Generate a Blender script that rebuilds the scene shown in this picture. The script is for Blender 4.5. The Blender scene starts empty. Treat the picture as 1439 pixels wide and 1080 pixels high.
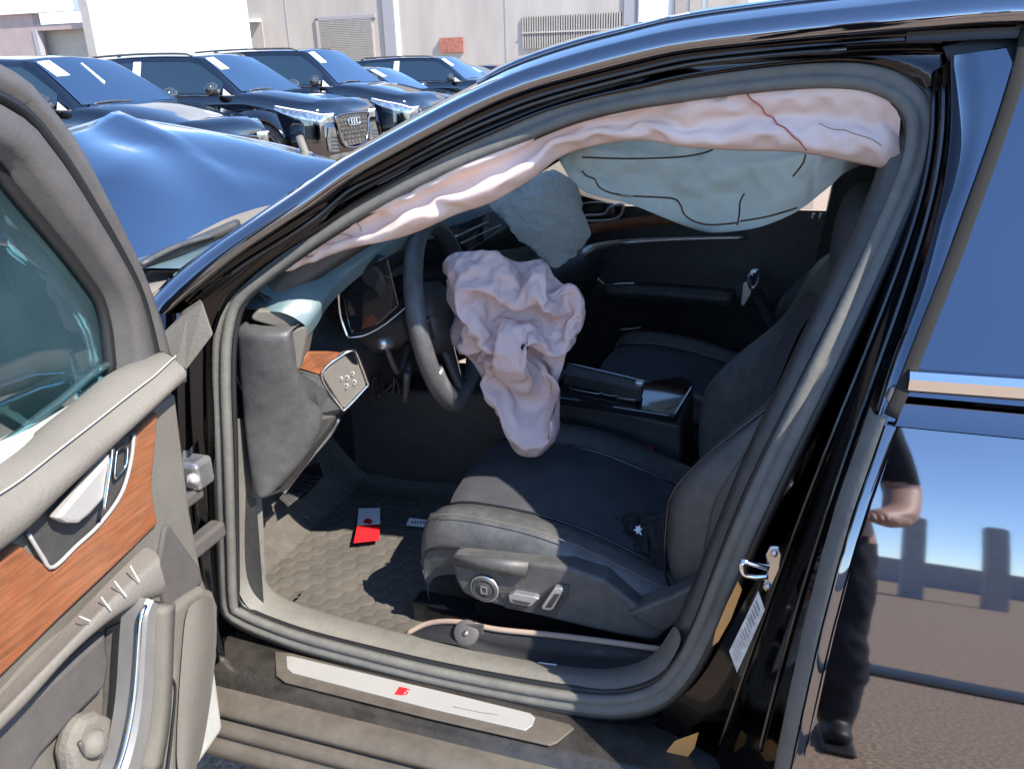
import bpy, bmesh, math, random
import numpy as np
from mathutils import Vector, Matrix, noise
random.seed(7)
R = math.radians
scene = bpy.context.scene
COL = scene.collection

# ------------------------------------------------------------------ camera
CP = (0.98803, -0.93425, 1.36243); YAW, PITCH, ROLL, FPX = 0.33339, 0.36914, -0.0283, 1147.1
PW, PH = 1439.0, 1080.0
_h = Vector((-math.sin(YAW), math.cos(YAW), 0)); _r = Vector((math.cos(YAW), math.sin(YAW), 0)); _u = Vector((0, 0, 1))
FW = _h*math.cos(PITCH) - _u*math.sin(PITCH); _up = _h*math.sin(PITCH) + _u*math.cos(PITCH)
RT = _r*math.cos(ROLL) + _up*math.sin(ROLL); UP = -_r*math.sin(ROLL) + _up*math.cos(ROLL)
cam = bpy.data.cameras.new('camera'); camo = bpy.data.objects.new('camera', cam); COL.objects.link(camo)
camo.matrix_world = Matrix((( RT.x, UP.x, -FW.x, CP[0]), (RT.y, UP.y, -FW.y, CP[1]), (RT.z, UP.z, -FW.z, CP[2]), (0, 0, 0, 1)))
cam.sensor_width = 36; cam.lens = FPX/PW*36; cam.clip_start = 0.02; cam.clip_end = 3000
scene.camera = camo

# ------------------------------------------------------------------ light
SUN = Vector((1.0, -0.36, 1.14)).normalized()
w = bpy.data.worlds.new('World'); scene.world = w; w.use_nodes = True
nt = w.node_tree; bg = nt.nodes['Background']
sky = nt.nodes.new('ShaderNodeTexSky'); sky.sky_type = 'NISHITA'; sky.sun_disc = False
sky.sun_elevation = math.asin(SUN.z); sky.sun_rotation = math.atan2(SUN.x, SUN.y)
sky.air_density = 0.8; sky.dust_density = 0.0; sky.ozone_density = 5.0
nt.links.new(sky.outputs[0], bg.inputs[0]); bg.inputs[1].default_value = 0.15
sl = bpy.data.lights.new('sun', 'SUN'); sl.energy = 3.2; sl.angle = R(0.5); sl.color = (1, .93, .82)
so = bpy.data.objects.new('sun', sl); COL.objects.link(so); so.rotation_euler = SUN.to_track_quat('Z', 'Y').to_euler(); so.location = (6, -4, 12)
vs = scene.view_settings; vs.view_transform = 'Standard'; vs.look = 'None'; vs.gamma = 1; vs.exposure = 1.75; vs.use_curve_mapping = False
scene.cycles.max_bounces = 10; scene.cycles.transparent_max_bounces = 16; scene.cycles.use_denoising = True
GZ = 0.0

# ------------------------------------------------------------------ geometry helpers
def ray(px, py): return Vector(CP), FW + RT*((px-PW/2)/FPX) - UP*((py-PH/2)/FPX)
def A(px, py, x=None, y=None, z=None):
    o, d = ray(px, py)
    t = (x-o.x)/d.x if x is not None else ((y-o.y)/d.y if y is not None else (z-o.z)/d.z)
    return o + d*t
def lerp(a, b, t): return a + (b-a)*t
def interp(tab, v):
    if v <= tab[0][0]: return tab[0][1]
    for (a, p), (b, q) in zip(tab, tab[1:]):
        if v <= b: return p + (q-p)*(v-a)/(b-a)
    return tab[-1][1]
# outer skin of the car side: y as a function of height
YS = [(.15, -.03), (.25, -.066), (.45, -.062)]
_z, _y = .45, -.062
while _z < .985:
    _t = 5.5 + (_z-.45)*32; _y += math.tan(R(_t))*.02; _z += .02; YS.append((_z, _y))
YB = _y
YS += [(1.1, YB+.06), (1.25, YB+.128), (1.33, YB+.163), (1.38, YB+.187), (1.42, YB+.235), (1.45, YB+.4)]
def ys(z): return interp(YS, z)
YSEAL = [(.3, .13), (.8, .135), (.98, .17), (1.1, .215), (1.2, .25), (1.3, .285), (1.36, .31), (1.42, .34)]
def yseal(z): return interp(YSEAL, z)
def AF(px, py, fn, off=0):
    o, d = ray(px, py); a, b = (-.25-o.y)/d.y, (.75-o.y)/d.y
    for _ in range(50):
        m = (a+b)/2; q = o + d*m
        if q.y - fn(q.z) - off < 0: a = m
        else: b = m
    return o + d*a
def AS(px, py, off=0): return AF(px, py, ys, off)
def cr(pts, n, closed=False):
    """Catmull-Rom resample of a list of Vectors to n points spaced by length"""
    P = [Vector(p) for p in pts]; N = len(P); out = []
    segs = N if closed else N-1; K = 14
    for i in range(segs):
        if closed: p0, p1, p2, p3 = P[i-1], P[i], P[(i+1) % N], P[(i+2) % N]
        else: p0, p1, p2, p3 = P[max(i-1, 0)], P[i], P[i+1], P[min(i+2, N-1)]
        for k in range(K):
            t = k/K; t2 = t*t; t3 = t2*t
            out.append(.5*((2*p1) + (p2-p0)*t + (2*p0-5*p1+4*p2-p3)*t2 + (3*p1-p0-3*p2+p3)*t3))
    out.append(P[0].copy() if closed else P[-1].copy())
    L = [0]
    for a, b in zip(out, out[1:]): L.append(L[-1] + (b-a).length)
    res = []; j = 0; cnt = n if closed else n-1
    for i in range(n):
        s = L[-1]*i/cnt
        while j < len(L)-2 and L[j+1] < s: j += 1
        d = L[j+1]-L[j]; t = 0 if d < 1e-9 else (s-L[j])/d
        res.append(out[j].lerp(out[j+1], min(max(t, 0), 1)))
    return res
def fbm(p, s=1, o=3): return noise.fractal(Vector(p)*s, 1.0, 2.0, o)

ROOTS = {}
def root(name, label, cat, loc, rz=0, group=None):
    o = bpy.data.objects.new(name, None); COL.objects.link(o); o.location = loc; o.rotation_euler[2] = rz
    o.empty_display_size = .2; o['label'] = label; o['category'] = cat
    if group: o['group'] = group
    return o
def tag(o, label, cat, group=None):
    o['label'] = label; o['category'] = cat
    if group: o['group'] = group
    return o
def link(name, me, m, parent=None, local=False):
    o = bpy.data.objects.new(name, me); COL.objects.link(o)
    if m is not None and not me.materials: me.materials.append(m)
    if parent is not None:
        o.parent = parent
        if not local and parent.type == 'EMPTY': o.matrix_parent_inverse = Matrix.Translation(-parent.location)
    return o
def mods(o, sub=0, bev=0, thick=0, off=1, seg=2):
    if thick:
        m = o.modifiers.new('s', 'SOLIDIFY'); m.thickness = thick; m.offset = off
    if bev:
        m = o.modifiers.new('b', 'BEVEL'); m.width = bev; m.segments = seg; m.limit_method = 'ANGLE'; m.angle_limit = R(35)
    if sub:
        m = o.modifiers.new('u', 'SUBSURF'); m.levels = m.render_levels = sub
    return o
def mk(name, V, F, m, parent=None, smooth=True, sub=0, bev=0, thick=0, off=1, local=False, seg=2, sharp=None):
    me = bpy.data.meshes.new(name); me.from_pydata([tuple(v) for v in V], [], F)
    bm = bmesh.new(); bm.from_mesh(me); bmesh.ops.recalc_face_normals(bm, faces=bm.faces); bm.to_mesh(me); bm.free()
    me.polygons.foreach_set('use_smooth', [smooth]*len(me.polygons))
    if smooth and sharp: me.set_sharp_from_angle(angle=R(sharp))
    return mods(link(name, me, m, parent, local), sub, bev, thick, off, seg)
def grid(name, rows, m, parent=None, closeu=False, closev=False, caps=False, **k):
    nr, nc = len(rows), len(rows[0]); V = [p for r in rows for p in r]; F = []
    for i in range(nr if closev else nr-1):
        for j in range(nc if closeu else nc-1):
            F.append((i*nc+j, i*nc+(j+1) % nc, ((i+1) % nr)*nc+(j+1) % nc, ((i+1) % nr)*nc+j))
    if caps: F.append(tuple(range(nc))); F.append(tuple(range((nr-1)*nc, nr*nc)))
    return mk(name, V, F, m, parent, **k)
def sweep(name, path, prof, m, parent=None, hint=(0, 0, 1), n=None, closed=False, **k):
    """profile points (a, b): a along side = tangent x hint, b along the other normal; hint may be a function"""
    P = cr(path, n or max(8, len(path)*5), closed); N = len(P); rows = []
    for i, p in enumerate(P):
        t = (P[(i+1) % N]-P[i-1]) if (closed or 0 < i < N-1) else (P[1]-P[0] if i == 0 else P[-1]-P[-2])
        t.normalize(); hv = hint(p) if callable(hint) else Vector(hint)
        a = t.cross(hv).normalized(); b = a.cross(t).normalized()
        pr = prof(i/(N-1)) if callable(prof) else prof
        rows.append([p + a*q[0] + b*q[1] for q in pr])
    return grid(name, rows, m, parent, closeu=True, closev=closed, caps=not closed, **k)
def circ(r, n=8, ry=None): return [(r*math.cos(2*math.pi*i/n), (ry or r)*math.sin(2*math.pi*i/n)) for i in range(n)]
def tube(name, path, r, m, parent=None, n=None, seg=8, hint=(0.3, .2, .9), **k): return sweep(name, path, circ(r, seg), m, parent, hint=hint, n=n, **k)
def poly(name, pts, vec, m, parent=None, bev=.004, **k):
    """an outline in space extruded along vec"""
    P = [Vector(p) for p in pts]; n = len(P); v = Vector(vec)
    V = P + [p+v for p in P]; F = [tuple(range(n)), tuple(range(2*n-1, n-1, -1))] + [(i, (i+1) % n, n+(i+1) % n, n+i) for i in range(n)]
    k.setdefault('smooth', False)
    return mk(name, V, F, m, parent, bev=bev, **k)
def bxv(c, s, M=None):
    V = [Vector((x*s[0]/2, y*s[1]/2, z*s[2]/2)) for x in (-1, 1) for y in (-1, 1) for z in (-1, 1)]
    if M is not None: V = [M @ v for v in V]
    V = [v+Vector(c) for v in V]
    return V, [(0, 1, 3, 2), (4, 6, 7, 5), (0, 4, 5, 1), (2, 3, 7, 6), (0, 2, 6, 4), (1, 5, 7, 3)]
def box(name, c, s, m, parent=None, bev=.004, rot=None, **k):
    M = None if rot is None else rot
    V, F = bxv(c, s, M); k.setdefault('smooth', False)
    return mk(name, V, F, m, parent, bev=bev, **k)
def lathe(name, prof, c, axis, m, parent=None, n=24, **k):
    ax = Vector(axis).normalized(); a = ax.orthogonal().normalized(); b = ax.cross(a)
    rows = [[Vector(c) + ax*h + (a*math.cos(2*math.pi*i/n) + b*math.sin(2*math.pi*i/n))*max(r, 1e-4) for i in range(n)] for r, h in prof]
    return grid(name, rows, m, parent, closeu=True, **k)
def textobj(name, body, size, loc, xdir, nrm, m, parent=None, ext=.0006, align='CENTER', local=False):
    cu = bpy.data.curves.new(name, 'FONT'); cu.body = body; cu.size = size; cu.extrude = ext; cu.align_x = align; cu.align_y = 'CENTER'
    tmp = bpy.data.objects.new(name, cu); COL.objects.link(tmp)
    me = bpy.data.meshes.new_from_object(tmp.evaluated_get(bpy.context.evaluated_depsgraph_get())); bpy.data.objects.remove(tmp)
    x = Vector(xdir).normalized(); z = Vector(nrm).normalized(); y = z.cross(x).normalized(); x = y.cross(z)
    me.transform(Matrix(((x.x, y.x, z.x, loc[0]), (x.y, y.y, z.y, loc[1]), (x.z, y.z, z.z, loc[2]), (0, 0, 0, 1))))
    return link(name, me, m, parent, local)

# ------------------------------------------------------------------ materials
def mat(name, col, rough=.5, metal=0, spec=.5, coat=0, dust=0, dcol=(.42, .38, .31), dscale=6, bump=0, bscale=60, ior=None, trans=0, var=0, vscale=20, streak=None):
    m = bpy.data.materials.new(name); m.use_nodes = True; n = m.node_tree; L = n.links.new
    b = n.nodes['Principled BSDF']; b.inputs['Roughness'].default_value = rough; b.inputs['Metallic'].default_value = metal
    b.inputs['Specular IOR Level'].default_value = spec; b.inputs['Coat Weight'].default_value = coat; b.inputs['Coat Roughness'].default_value = .04
    if ior: b.inputs['IOR'].default_value = ior
    tc = n.nodes.new('ShaderNodeTexCoord'); src = tc.outputs['Object']
    if streak:
        mp = n.nodes.new('ShaderNodeMapping'); mp.inputs['Scale'].default_value = streak; L(src, mp.inputs[0]); vsrc = mp.outputs[0]
    else: vsrc = src
    cs = None
    base = (*col, 1)
    if var:
        t = n.nodes.new('ShaderNodeTexNoise'); t.inputs['Scale'].default_value = vscale; t.inputs['Detail'].default_value = 6; L(vsrc, t.inputs[0])
        rp = n.nodes.new('ShaderNodeValToRGB'); e = rp.color_ramp.elements
        e[0].position = .3; e[1].position = .7
        e[0].color = (*[c*(1-var) for c in col], 1); e[1].color = (*[min(1, c*(1+var)) for c in col], 1)
        L(t.outputs['Fac'], rp.inputs[0]); cs = rp.outputs[0]
    if dust:
        t = n.nodes.new('ShaderNodeTexNoise'); t.inputs['Scale'].default_value = dscale*1.6; t.inputs['Detail'].default_value = 10; t.inputs['Roughness'].default_value = .75; L(src, t.inputs[0])
        mr = n.nodes.new('ShaderNodeMapRange'); mr.inputs[1].default_value = .3; mr.inputs[2].default_value = .75; mr.inputs[3].default_value = max(0, dust-.2); mr.inputs[4].default_value = min(1, dust+.14)
        L(t.outputs['Fac'], mr.inputs[0])
        mx = n.nodes.new('ShaderNodeMix'); mx.data_type = 'RGBA'; L(mr.outputs[0], mx.inputs[0]); mx.inputs[6].default_value = base; mx.inputs[7].default_value = (*dcol, 1)
        if cs: L(cs, mx.inputs[6])
        cs = mx.outputs[2]
        if rough < .45:
            m2 = n.nodes.new('ShaderNodeMapRange'); m2.inputs[3].default_value = rough; m2.inputs[4].default_value = .75; L(mr.outputs[0], m2.inputs[0]); L(m2.outputs[0], b.inputs['Roughness'])
        if metal:
            m3 = n.nodes.new('ShaderNodeMapRange'); m3.inputs[3].default_value = metal; m3.inputs[4].default_value = 0; L(mr.outputs[0], m3.inputs[0]); L(m3.outputs[0], b.inputs['Metallic'])
    if cs: L(cs, b.inputs['Base Color'])
    else: b.inputs['Base Color'].default_value = base
    if bump:
        t = n.nodes.new('ShaderNodeTexNoise'); t.inputs['Scale'].default_value = bscale; t.inputs['Detail'].default_value = 5; L(vsrc, t.inputs[0])
        bp = n.nodes.new('ShaderNodeBump'); bp.inputs['Strength'].default_value = bump; bp.inputs['Distance'].default_value = .004; L(t.outputs['Fac'], bp.inputs['Height']); L(bp.outputs[0], b.inputs['Normal'])
    return m
def glassmat(name, tint, f0=.08, rough=0.0, dust=0, dcol=(.45, .5, .48)):
    m = bpy.data.materials.new(name); m.use_nodes = True; n = m.node_tree; L = n.links.new; n.nodes.clear()
    o = n.nodes.new('ShaderNodeOutputMaterial'); t = n.nodes.new('ShaderNodeBsdfTransparent'); t.inputs[0].default_value = (*tint, 1)
    g = n.nodes.new('ShaderNodeBsdfGlossy'); g.inputs['Roughness'].default_value = rough; g.inputs[0].default_value = (1, 1, 1, 1)
    fr = n.nodes.new('ShaderNodeFresnel'); fr.inputs[0].default_value = (1+math.sqrt(f0))/(1-math.sqrt(f0))
    mx = n.nodes.new('ShaderNodeMixShader'); L(fr.outputs[0], mx.inputs[0]); L(t.outputs[0], mx.inputs[1]); L(g.outputs[0], mx.inputs[2]); last = mx.outputs[0]
    if dust:
        d = n.nodes.new('ShaderNodeBsdfDiffuse'); d.inputs[0].default_value = (*dcol, 1); tc = n.nodes.new('ShaderNodeTexCoord')
        tn = n.nodes.new('ShaderNodeTexNoise'); tn.inputs['Scale'].default_value = 5; tn.inputs['Detail'].default_value = 7; L(tc.outputs['Object'], tn.inputs[0])
        mr = n.nodes.new('ShaderNodeMapRange'); mr.inputs[1].default_value = .35; mr.inputs[2].default_value = .7; mr.inputs[3].default_value = dust*.4; mr.inputs[4].default_value = dust; L(tn.outputs['Fac'], mr.inputs[0])
        m2 = n.nodes.new('ShaderNodeMixShader'); L(mr.outputs[0], m2.inputs[0]); L(last, m2.inputs[1]); L(d.outputs[0], m2.inputs[2]); last = m2.outputs[0]
    L(last, o.inputs[0]); return m
def clothmat(name, col, trans=.35, var=.08, bump=.25, stain=None):
    m = mat(name, col, rough=.85, spec=.15, var=var, vscale=9, bump=bump, bscale=45)
    n = m.node_tree; L = n.links.new; b = n.nodes['Principled BSDF']; o = n.nodes['Material Output']
    t = n.nodes.new('ShaderNodeBsdfTranslucent'); mx = n.nodes.new('ShaderNodeMixShader'); mx.inputs[0].default_value = trans
    src = b.inputs['Base Color'].links[0].from_socket if b.inputs['Base Color'].links else None
    if stain:
        tc = n.nodes.new('ShaderNodeTexCoord'); tn = n.nodes.new('ShaderNodeTexNoise'); tn.inputs['Scale'].default_value = stain[1]; tn.inputs['Detail'].default_value = 4; L(tc.outputs['Object'], tn.inputs[0])
        rp = n.nodes.new('ShaderNodeMapRange'); rp.inputs[1].default_value = .5; rp.inputs[2].default_value = .72; rp.inputs[4].default_value = .75; L(tn.outputs['Fac'], rp.inputs[0])
        mc = n.nodes.new('ShaderNodeMix'); mc.data_type = 'RGBA'; L(rp.outputs[0], mc.inputs[0]); L(src, mc.inputs[6]); mc.inputs[7].default_value = (*stain[0], 1); src = mc.outputs[2]; L(src, b.inputs['Base Color'])
    if src: L(src, t.inputs[0])
    else: t.inputs[0].default_value = (*col, 1)
    L(b.outputs[0], mx.inputs[1]); L(t.outputs[0], mx.inputs[2]); L(mx.outputs[0], o.inputs[0]); return m

M = {}
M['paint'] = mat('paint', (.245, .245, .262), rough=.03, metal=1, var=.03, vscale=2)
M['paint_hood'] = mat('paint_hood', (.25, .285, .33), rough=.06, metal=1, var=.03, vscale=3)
M['paint_dusty'] = mat('paint_dusty', (.2, .21, .21), rough=.35, metal=.2, dust=.7, dscale=7, dcol=(.46, .46, .42))
M['paint_jamb'] = mat('paint_jamb', (.04, .04, .044), rough=.07, metal=1, var=.1, vscale=3)
M['jamb_dusty'] = mat('jamb_dusty', (.03, .026, .022), rough=.3, metal=.2, dust=.5, dscale=10, dcol=(.20, .17, .135), var=.3, vscale=5)
M['gloss_black'] = mat('gloss_black', (.012, .012, .014), rough=.05, spec=.8)
M['rub_black'] = mat('rub_black', (.012, .012, .013), rough=.45)
M['seal'] = mat('seal', (.06, .059, .055), rough=.75, dust=.42, dscale=16, dcol=(.235, .225, .195), bump=.2, bscale=120)
M['frame'] = mat('frame', (.05, .046, .044), rough=.6, dust=.35, dscale=12, dcol=(.145, .13, .12), bump=.15, bscale=200)
M['dusty'] = mat('dusty', (.085, .08, .07), rough=.7, dust=.5, dscale=9, dcol=(.165, .15, .125), bump=.25, bscale=220, var=.25, vscale=3)
M['dusty_pale'] = mat('dusty_pale', (.11, .10, .088), rough=.75, dust=.55, dscale=8, dcol=(.20, .18, .15), bump=.3, bscale=220, var=.25, vscale=3)
M['silltrim'] = mat('silltrim', (.06, .06, .058), rough=.65, dust=.6, dscale=14, dcol=(.24, .225, .19), bump=.2, bscale=160)
M['plastic'] = mat('plastic', (.034, .034, .035), rough=.5, var=.2, vscale=30, bump=.15, bscale=300, dust=.06, dscale=20, dcol=(.16, .15, .14))
M['plastic_grey'] = mat('plastic_grey', (.04, .041, .043), rough=.5, dust=.25, dscale=18, dcol=(.2, .19, .17), bump=.15, bscale=300)
M['dashtop_glare'] = mat('dashtop_glare', (.10, .15, .16), rough=.4, var=.1, bump=.1, bscale=300)  # teal windscreen reflection put into the base colour
M['leather'] = mat('leather', (.055, .057, .06), rough=.38, spec=.5, var=.12, vscale=40, bump=.25, bscale=350, dust=.08, dscale=25, dcol=(.24, .22, .19))
M['alcantara'] = mat('alcantara', (.06, .062, .068), rough=.9, spec=.2, bump=.2, bscale=400, var=.2, vscale=12)
M['strip'] = mat('strip', (.022, .021, .02), rough=.9, spec=.15)
M['sill_paint'] = mat('sill_paint', (.045, .043, .042), rough=.12, metal=.8, dust=.3, dscale=9, dcol=(.17, .145, .115))
M['stitch'] = mat('stitch', (.13, .115, .10), rough=.8)
M['pull'] = mat('pull', (.26, .255, .25), rough=.35, metal=.7, dust=.3, dscale=10, dcol=(.22, .2, .18))
M['chrome'] = mat('chrome', (.75, .75, .76), rough=.12, metal=1)
M['satin'] = mat('satin', (.62, .62, .62), rough=.28, metal=1, dust=.15)
M['alu'] = mat('alu', (.42, .41, .39), rough=.42, metal=.4, dust=.3, dscale=12, dcol=(.34, .315, .28), var=.08, vscale=30, streak=(4, 80, 80))
M['white'] = mat('white', (.8, .8, .79), rough=.5)
M['paper'] = mat('paper', (.85, .86, .84), rough=.8)
M['red'] = mat('red', (.62, .02, .025), rough=.35)
M['wood'] = mat('wood', (.20, .058, .02), rough=.4, dust=.22, dscale=4, dcol=(.33, .2, .12), var=.4, vscale=7, streak=(8, 2.2, 30), bump=.1, bscale=40)
M['darkglass'] = mat('darkglass', (.006, .007, .009), rough=.03, spec=.9)
M['screen'] = mat('screen', (.008, .009, .011), rough=.06, spec=.8)
M['carpet'] = mat('carpet', (.018, .018, .019), rough=.95, spec=.1, bump=.9, bscale=500)
M['mat'] = mat('mat', (.04, .038, .037), rough=.9, spec=.15, dust=.42, dscale=9, dcol=(.20, .178, .15), bump=.3, bscale=300)
M['headliner'] = mat('headliner', (.30, .30, .29), rough=.9)
M['bag_pink'] = clothmat('bag_pink', (.88, .70, .63), .2, .03, .25, stain=((.84, .60, .50), 7))
M['bag_wheel'] = clothmat('bag_wheel', (.80, .625, .60), .25, .05, .5, stain=((.70, .53, .49), 9))
M['bag_far'] = clothmat('bag_far', (.97, .95, .85), .8, .03, .2)
M['bag_teal'] = clothmat('bag_teal', (.92, .95, .91), .6, .06, .4)
M['seam'] = mat('seam', (.36, .23, .15), rough=.9)
M['redseam'] = mat('redseam', (.45, .10, .08), rough=.9)
M['glass'] = glassmat('glass', (.52, .82, .86), .09, 0, .08, (.30, .46, .48))
M['wsglass'] = glassmat('wsglass', (.93, .97, .96), .05)
M['rearglass'] = mat('rearglass', (.15, .165, .19), rough=.02, metal=1)
M['orange'] = mat('orange', (.62, .27, .05), rough=.6, dust=.15)
M['sticker'] = mat('sticker', (.55, .54, .5), rough=.4, var=.25, vscale=60)
M['stickink'] = mat('stickink', (.2, .2, .19), rough=.6)
M['steel'] = mat('steel', (.6, .59, .56), rough=.25, metal=1)
M['strap'] = mat('strap', (.011, .0115, .013), rough=.7, bump=.3, bscale=500)
M['piping'] = mat('piping', (.30, .21, .16), rough=.7, dust=.2)
M['belt'] = mat('belt', (.02, .02, .024), rough=.7)
M['cream'] = mat('cream', (.5, .45, .36), rough=.8)

# ------------------------------------------------------------------ setting
def asphalt():
    m = mat('asphalt', (.30, .225, .165), rough=.9, spec=.2, var=.5, vscale=70, bump=1.0, bscale=90)
    return m
M['asphalt'] = asphalt()
g = mk('ground', [(-400, -400, GZ), (400, -400, GZ), (400, 400, GZ), (-400, 400, GZ)], [(0, 1, 2, 3)], M['asphalt'], smooth=False)
g['kind'] = 'structure'
# ------------------------------------------------------------------ the wrecked car: body shell
CAR = root('wrecked_car', 'black crashed sedan with its front door open and airbags hanging out', 'car', (.9, .93, GZ))
WC = 1.90                                    # width: the far side is y -> WC - y
def mir(p): return Vector((p[0], WC-p[1], p[2]))
# roof rail and windscreen pillar: lines from the outside inwards
T = [A(*q) for q in ()]
railT = [(205, 428, .12), (240, 388, .145), (300, 343, .17), (360, 302, .195), (420, 262, .22), (480, 222, .245), (540, 188, .262), (600, 156, .275), (660, 126, .285), (720, 97, .292), (800, 70, .298), (880, 49, .30), (959, 31, .30), (1080, 14, .30), (1186, 2, .30), (1320, -14, .30), (1439, -27, .30), (1600, -45, .30)]
PT = [A(x, y, y=d) for x, y, d in railT[:-1]] + [Vector((1.55, .30, 1.432)), Vector((1.9, .31, 1.42)), Vector((2.3, .34, 1.37))]
railB = [(222, 442), (262, 408), (318, 363), (372, 327), (430, 290), (486, 250), (546, 216), (610, 182), (680, 147), (745, 122), (815, 103), (890, 84), (959, 69), (1085, 55), (1190, 45), (1320, 35), (1439, 28), (1600, 18)]
PB = [A(x, y, y=d-.055) for (x, y), (_, _, d) in zip(railB[:-1], railT)] + [Vector((1.55, .245, 1.388)), Vector((1.9, .255, 1.376)), Vector((2.3, .285, 1.326))]
NR = 84
rT, rB = cr(PT, NR), cr(PB, NR)
rows = []
inn = [p + Vector((0, .10, .018)) for p in rT]
mid = [(a+b)/2 + Vector((0, -.016, .006)) for a, b in zip(rT, rB)]
low = [b + Vector((0, .022, -.004)) for b in rB]
rows = [inn, [p+Vector((0, .03, .006)) for p in rT], rT, [(a+m*2)/3 for a, m in zip(rT, mid)], mid, [(b*1.2+m*2)/3.2 for b, m in zip(rB, mid)], rB, low]
rail = grid('roof_rail', rows, M['paint'], CAR)
# recessed channel under the rail, then the black outer seal, then the grey trim seal
chanC = [(238, 455), (276, 420), (330, 377), (384, 343), (442, 306), (486, 268), (548, 236), (620, 198), (690, 166), (755, 141), (825, 121), (895, 104), (962, 88), (1085, 74), (1195, 66), (1290, 62), (1400, 64)]
chanD = [(300, 470), (318, 425), (350, 392), (400, 354), (450, 322), (490, 294), (556, 256), (630, 217), (700, 185), (765, 158), (832, 139), (900, 125), (965, 111), (1085, 94), (1195, 88), (1262, 100), (1300, 125)]
offs = [.035]*3 + [.03]*14
PC = [A(x, y, y=d-.02) for (x, y), (_, _, d) in zip(chanC, railT)]
PD = [AF(x, y, yseal, -.012) for (x, y) in chanD]
rC, rD = cr(PC, NR), cr(PD, NR); rB2 = cr(PB[:17], NR)
b1 = [p + Vector((0, .02, -.003)) for p in rB2]
grid('roof_channel', [b1, [(a*2+b)/3+Vector((0, .012, 0)) for a, b in zip(b1, rC)], [(a+b*2)/3+Vector((0, .004, 0)) for a, b in zip(b1, rC)], rC, [c+Vector((0, .012, -.002)) for c in rC], [(c*2+d)/3+Vector((0, .012, 0)) for c, d in zip(rC, rD)], [(c+d*2)/3+Vector((0, .004, .0)) for c, d in zip(rC, rD)], rD, [d+Vector((0, .03, 0)) for d in rD]], M['paint_jamb'], CAR)
tube('channel_trim', [c+Vector((0, -.004, -.003)) for c in rC[8:74:4]], .0035, M['gloss_black'], CAR, n=50)
# grey trim seal all round the opening
sealpx = [(322, 850), (318, 760), (314, 640), (310, 530), (314, 462), (332, 415), (395, 362), (480, 304), (560, 259), (640, 221), (720, 188), (800, 156), (880, 136), (960, 124), (1060, 111), (1150, 104), (1220, 108), (1268, 128), (1293, 160), (1293, 205), (1280, 250), (1248, 325), (1206, 415), (1150, 530), (1100, 630), (1060, 715), (1022, 805), (992, 880), (962, 938), (925, 975), (870, 990), (800, 985), (700, 968), (600, 947), (500, 922), (420, 900), (365, 880), (336, 866)]
PS = [AF(x, y, yseal) for x, y in sealpx]
cen = sum(PS, Vector())/len(PS)
seal_prof = [(-.016, -.006), (-.016, .004), (-.010, .010), (-.004, .010), (0, .004), (.003, .009), (.009, .012), (.015, .007), (.016, -.006)]
seal_prof = [(a*1.12, b*.75) for a, b in seal_prof]
seal = sweep('door_opening_seal', PS, seal_prof, M['seal'], CAR, hint=(0, -1, .25), n=260, closed=True)
tube('seal_lip', [p + (cen-p).normalized()*.016 + Vector((0, .012, 0)) for p in cr(PS, 120, True)], .006, M['rub_black'], CAR, closed=True, n=200, seg=6, hint=(0, 1, .2))
o_ = [p - (cen-p).normalized()*.020 + Vector((0, .000, 0)) for p in cr(PS, 120, True)]
tube('outer_bulb_seal', o_, .0075, M['rub_black'], CAR, closed=True, n=220, seg=6, hint=(0, 1, .2))

# windscreen, roof, headliner, far side
hd = [A(x, y, y=d) for x, y, d in railT]
roofL = [p for p in rT if p.x > .50]
rows = []
for k in range(11):
    f = k/10; rows.append([Vector((p.x - .10*math.sin(math.pi*f)*max(0, 1-(p.x-.5)*3), lerp(p.y+.03, WC-p.y-.03, f), p.z+.006+.035*math.sin(math.pi*f))) for p in roofL])
grid('roof', rows, M['paint'], CAR, thick=.004)
rows = [[q + Vector((0, 0, -.045)) for q in r] for r in rows]
rows[0] = [Vector((q.x, q.y+.02, q.z-.01)) for q in rows[0]]; rows[-1] = [Vector((q.x, q.y-.02, q.z-.01)) for q in rows[-1]]
grid('headliner', rows, M['headliner'], CAR)
ws = [p for p in rT if p.x < .56]
rows = []
for k in range(13):
    f = k/12; s = math.sin(math.pi*f)
    rows.append([Vector((p.x-.02-(.22-.14*(i/len(ws)))*s, lerp(p.y+.045, WC-p.y-.045, f), p.z-.004+.03*s*(i/len(ws)))) for i, p in enumerate(ws)])
grid('windscreen', rows, M['wsglass'], CAR)
# far roof rail and pillar
grid('far_roof_rail', [[mir(p) for p in r] for r in [inn, rT, mid, rB, low, [p+Vector((0, .05, .0)) for p in rB]]], M['paint_jamb'], CAR)
far_in = [(p.x, WC-.32, p.z-.055) for p in rT]
# near windscreen pillar inner trim
ptrim = [AF(x, y, yseal, .03) for x, y in [(345, 430), (372, 402), (410, 376), (480, 330), (560, 285), (640, 248), (720, 214)]]
sweep('pillar_trim', [p+Vector((-.02, .075, -.01)) for p in ptrim], [(-.03, -.02), (-.03, .02), (.03, .025), (.03, -.02)], M['plastic_grey'], CAR, hint=(0, -1, .3), n=24)
sweep('far_pillar_trim', [mir(p)+Vector((-.03, -.06, .01)) for p in ptrim], [(-.04, -.03), (-.04, .03), (.04, .03), (.04, -.03)], M['plastic'], CAR, hint=(0, 1, .3), n=24)

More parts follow.
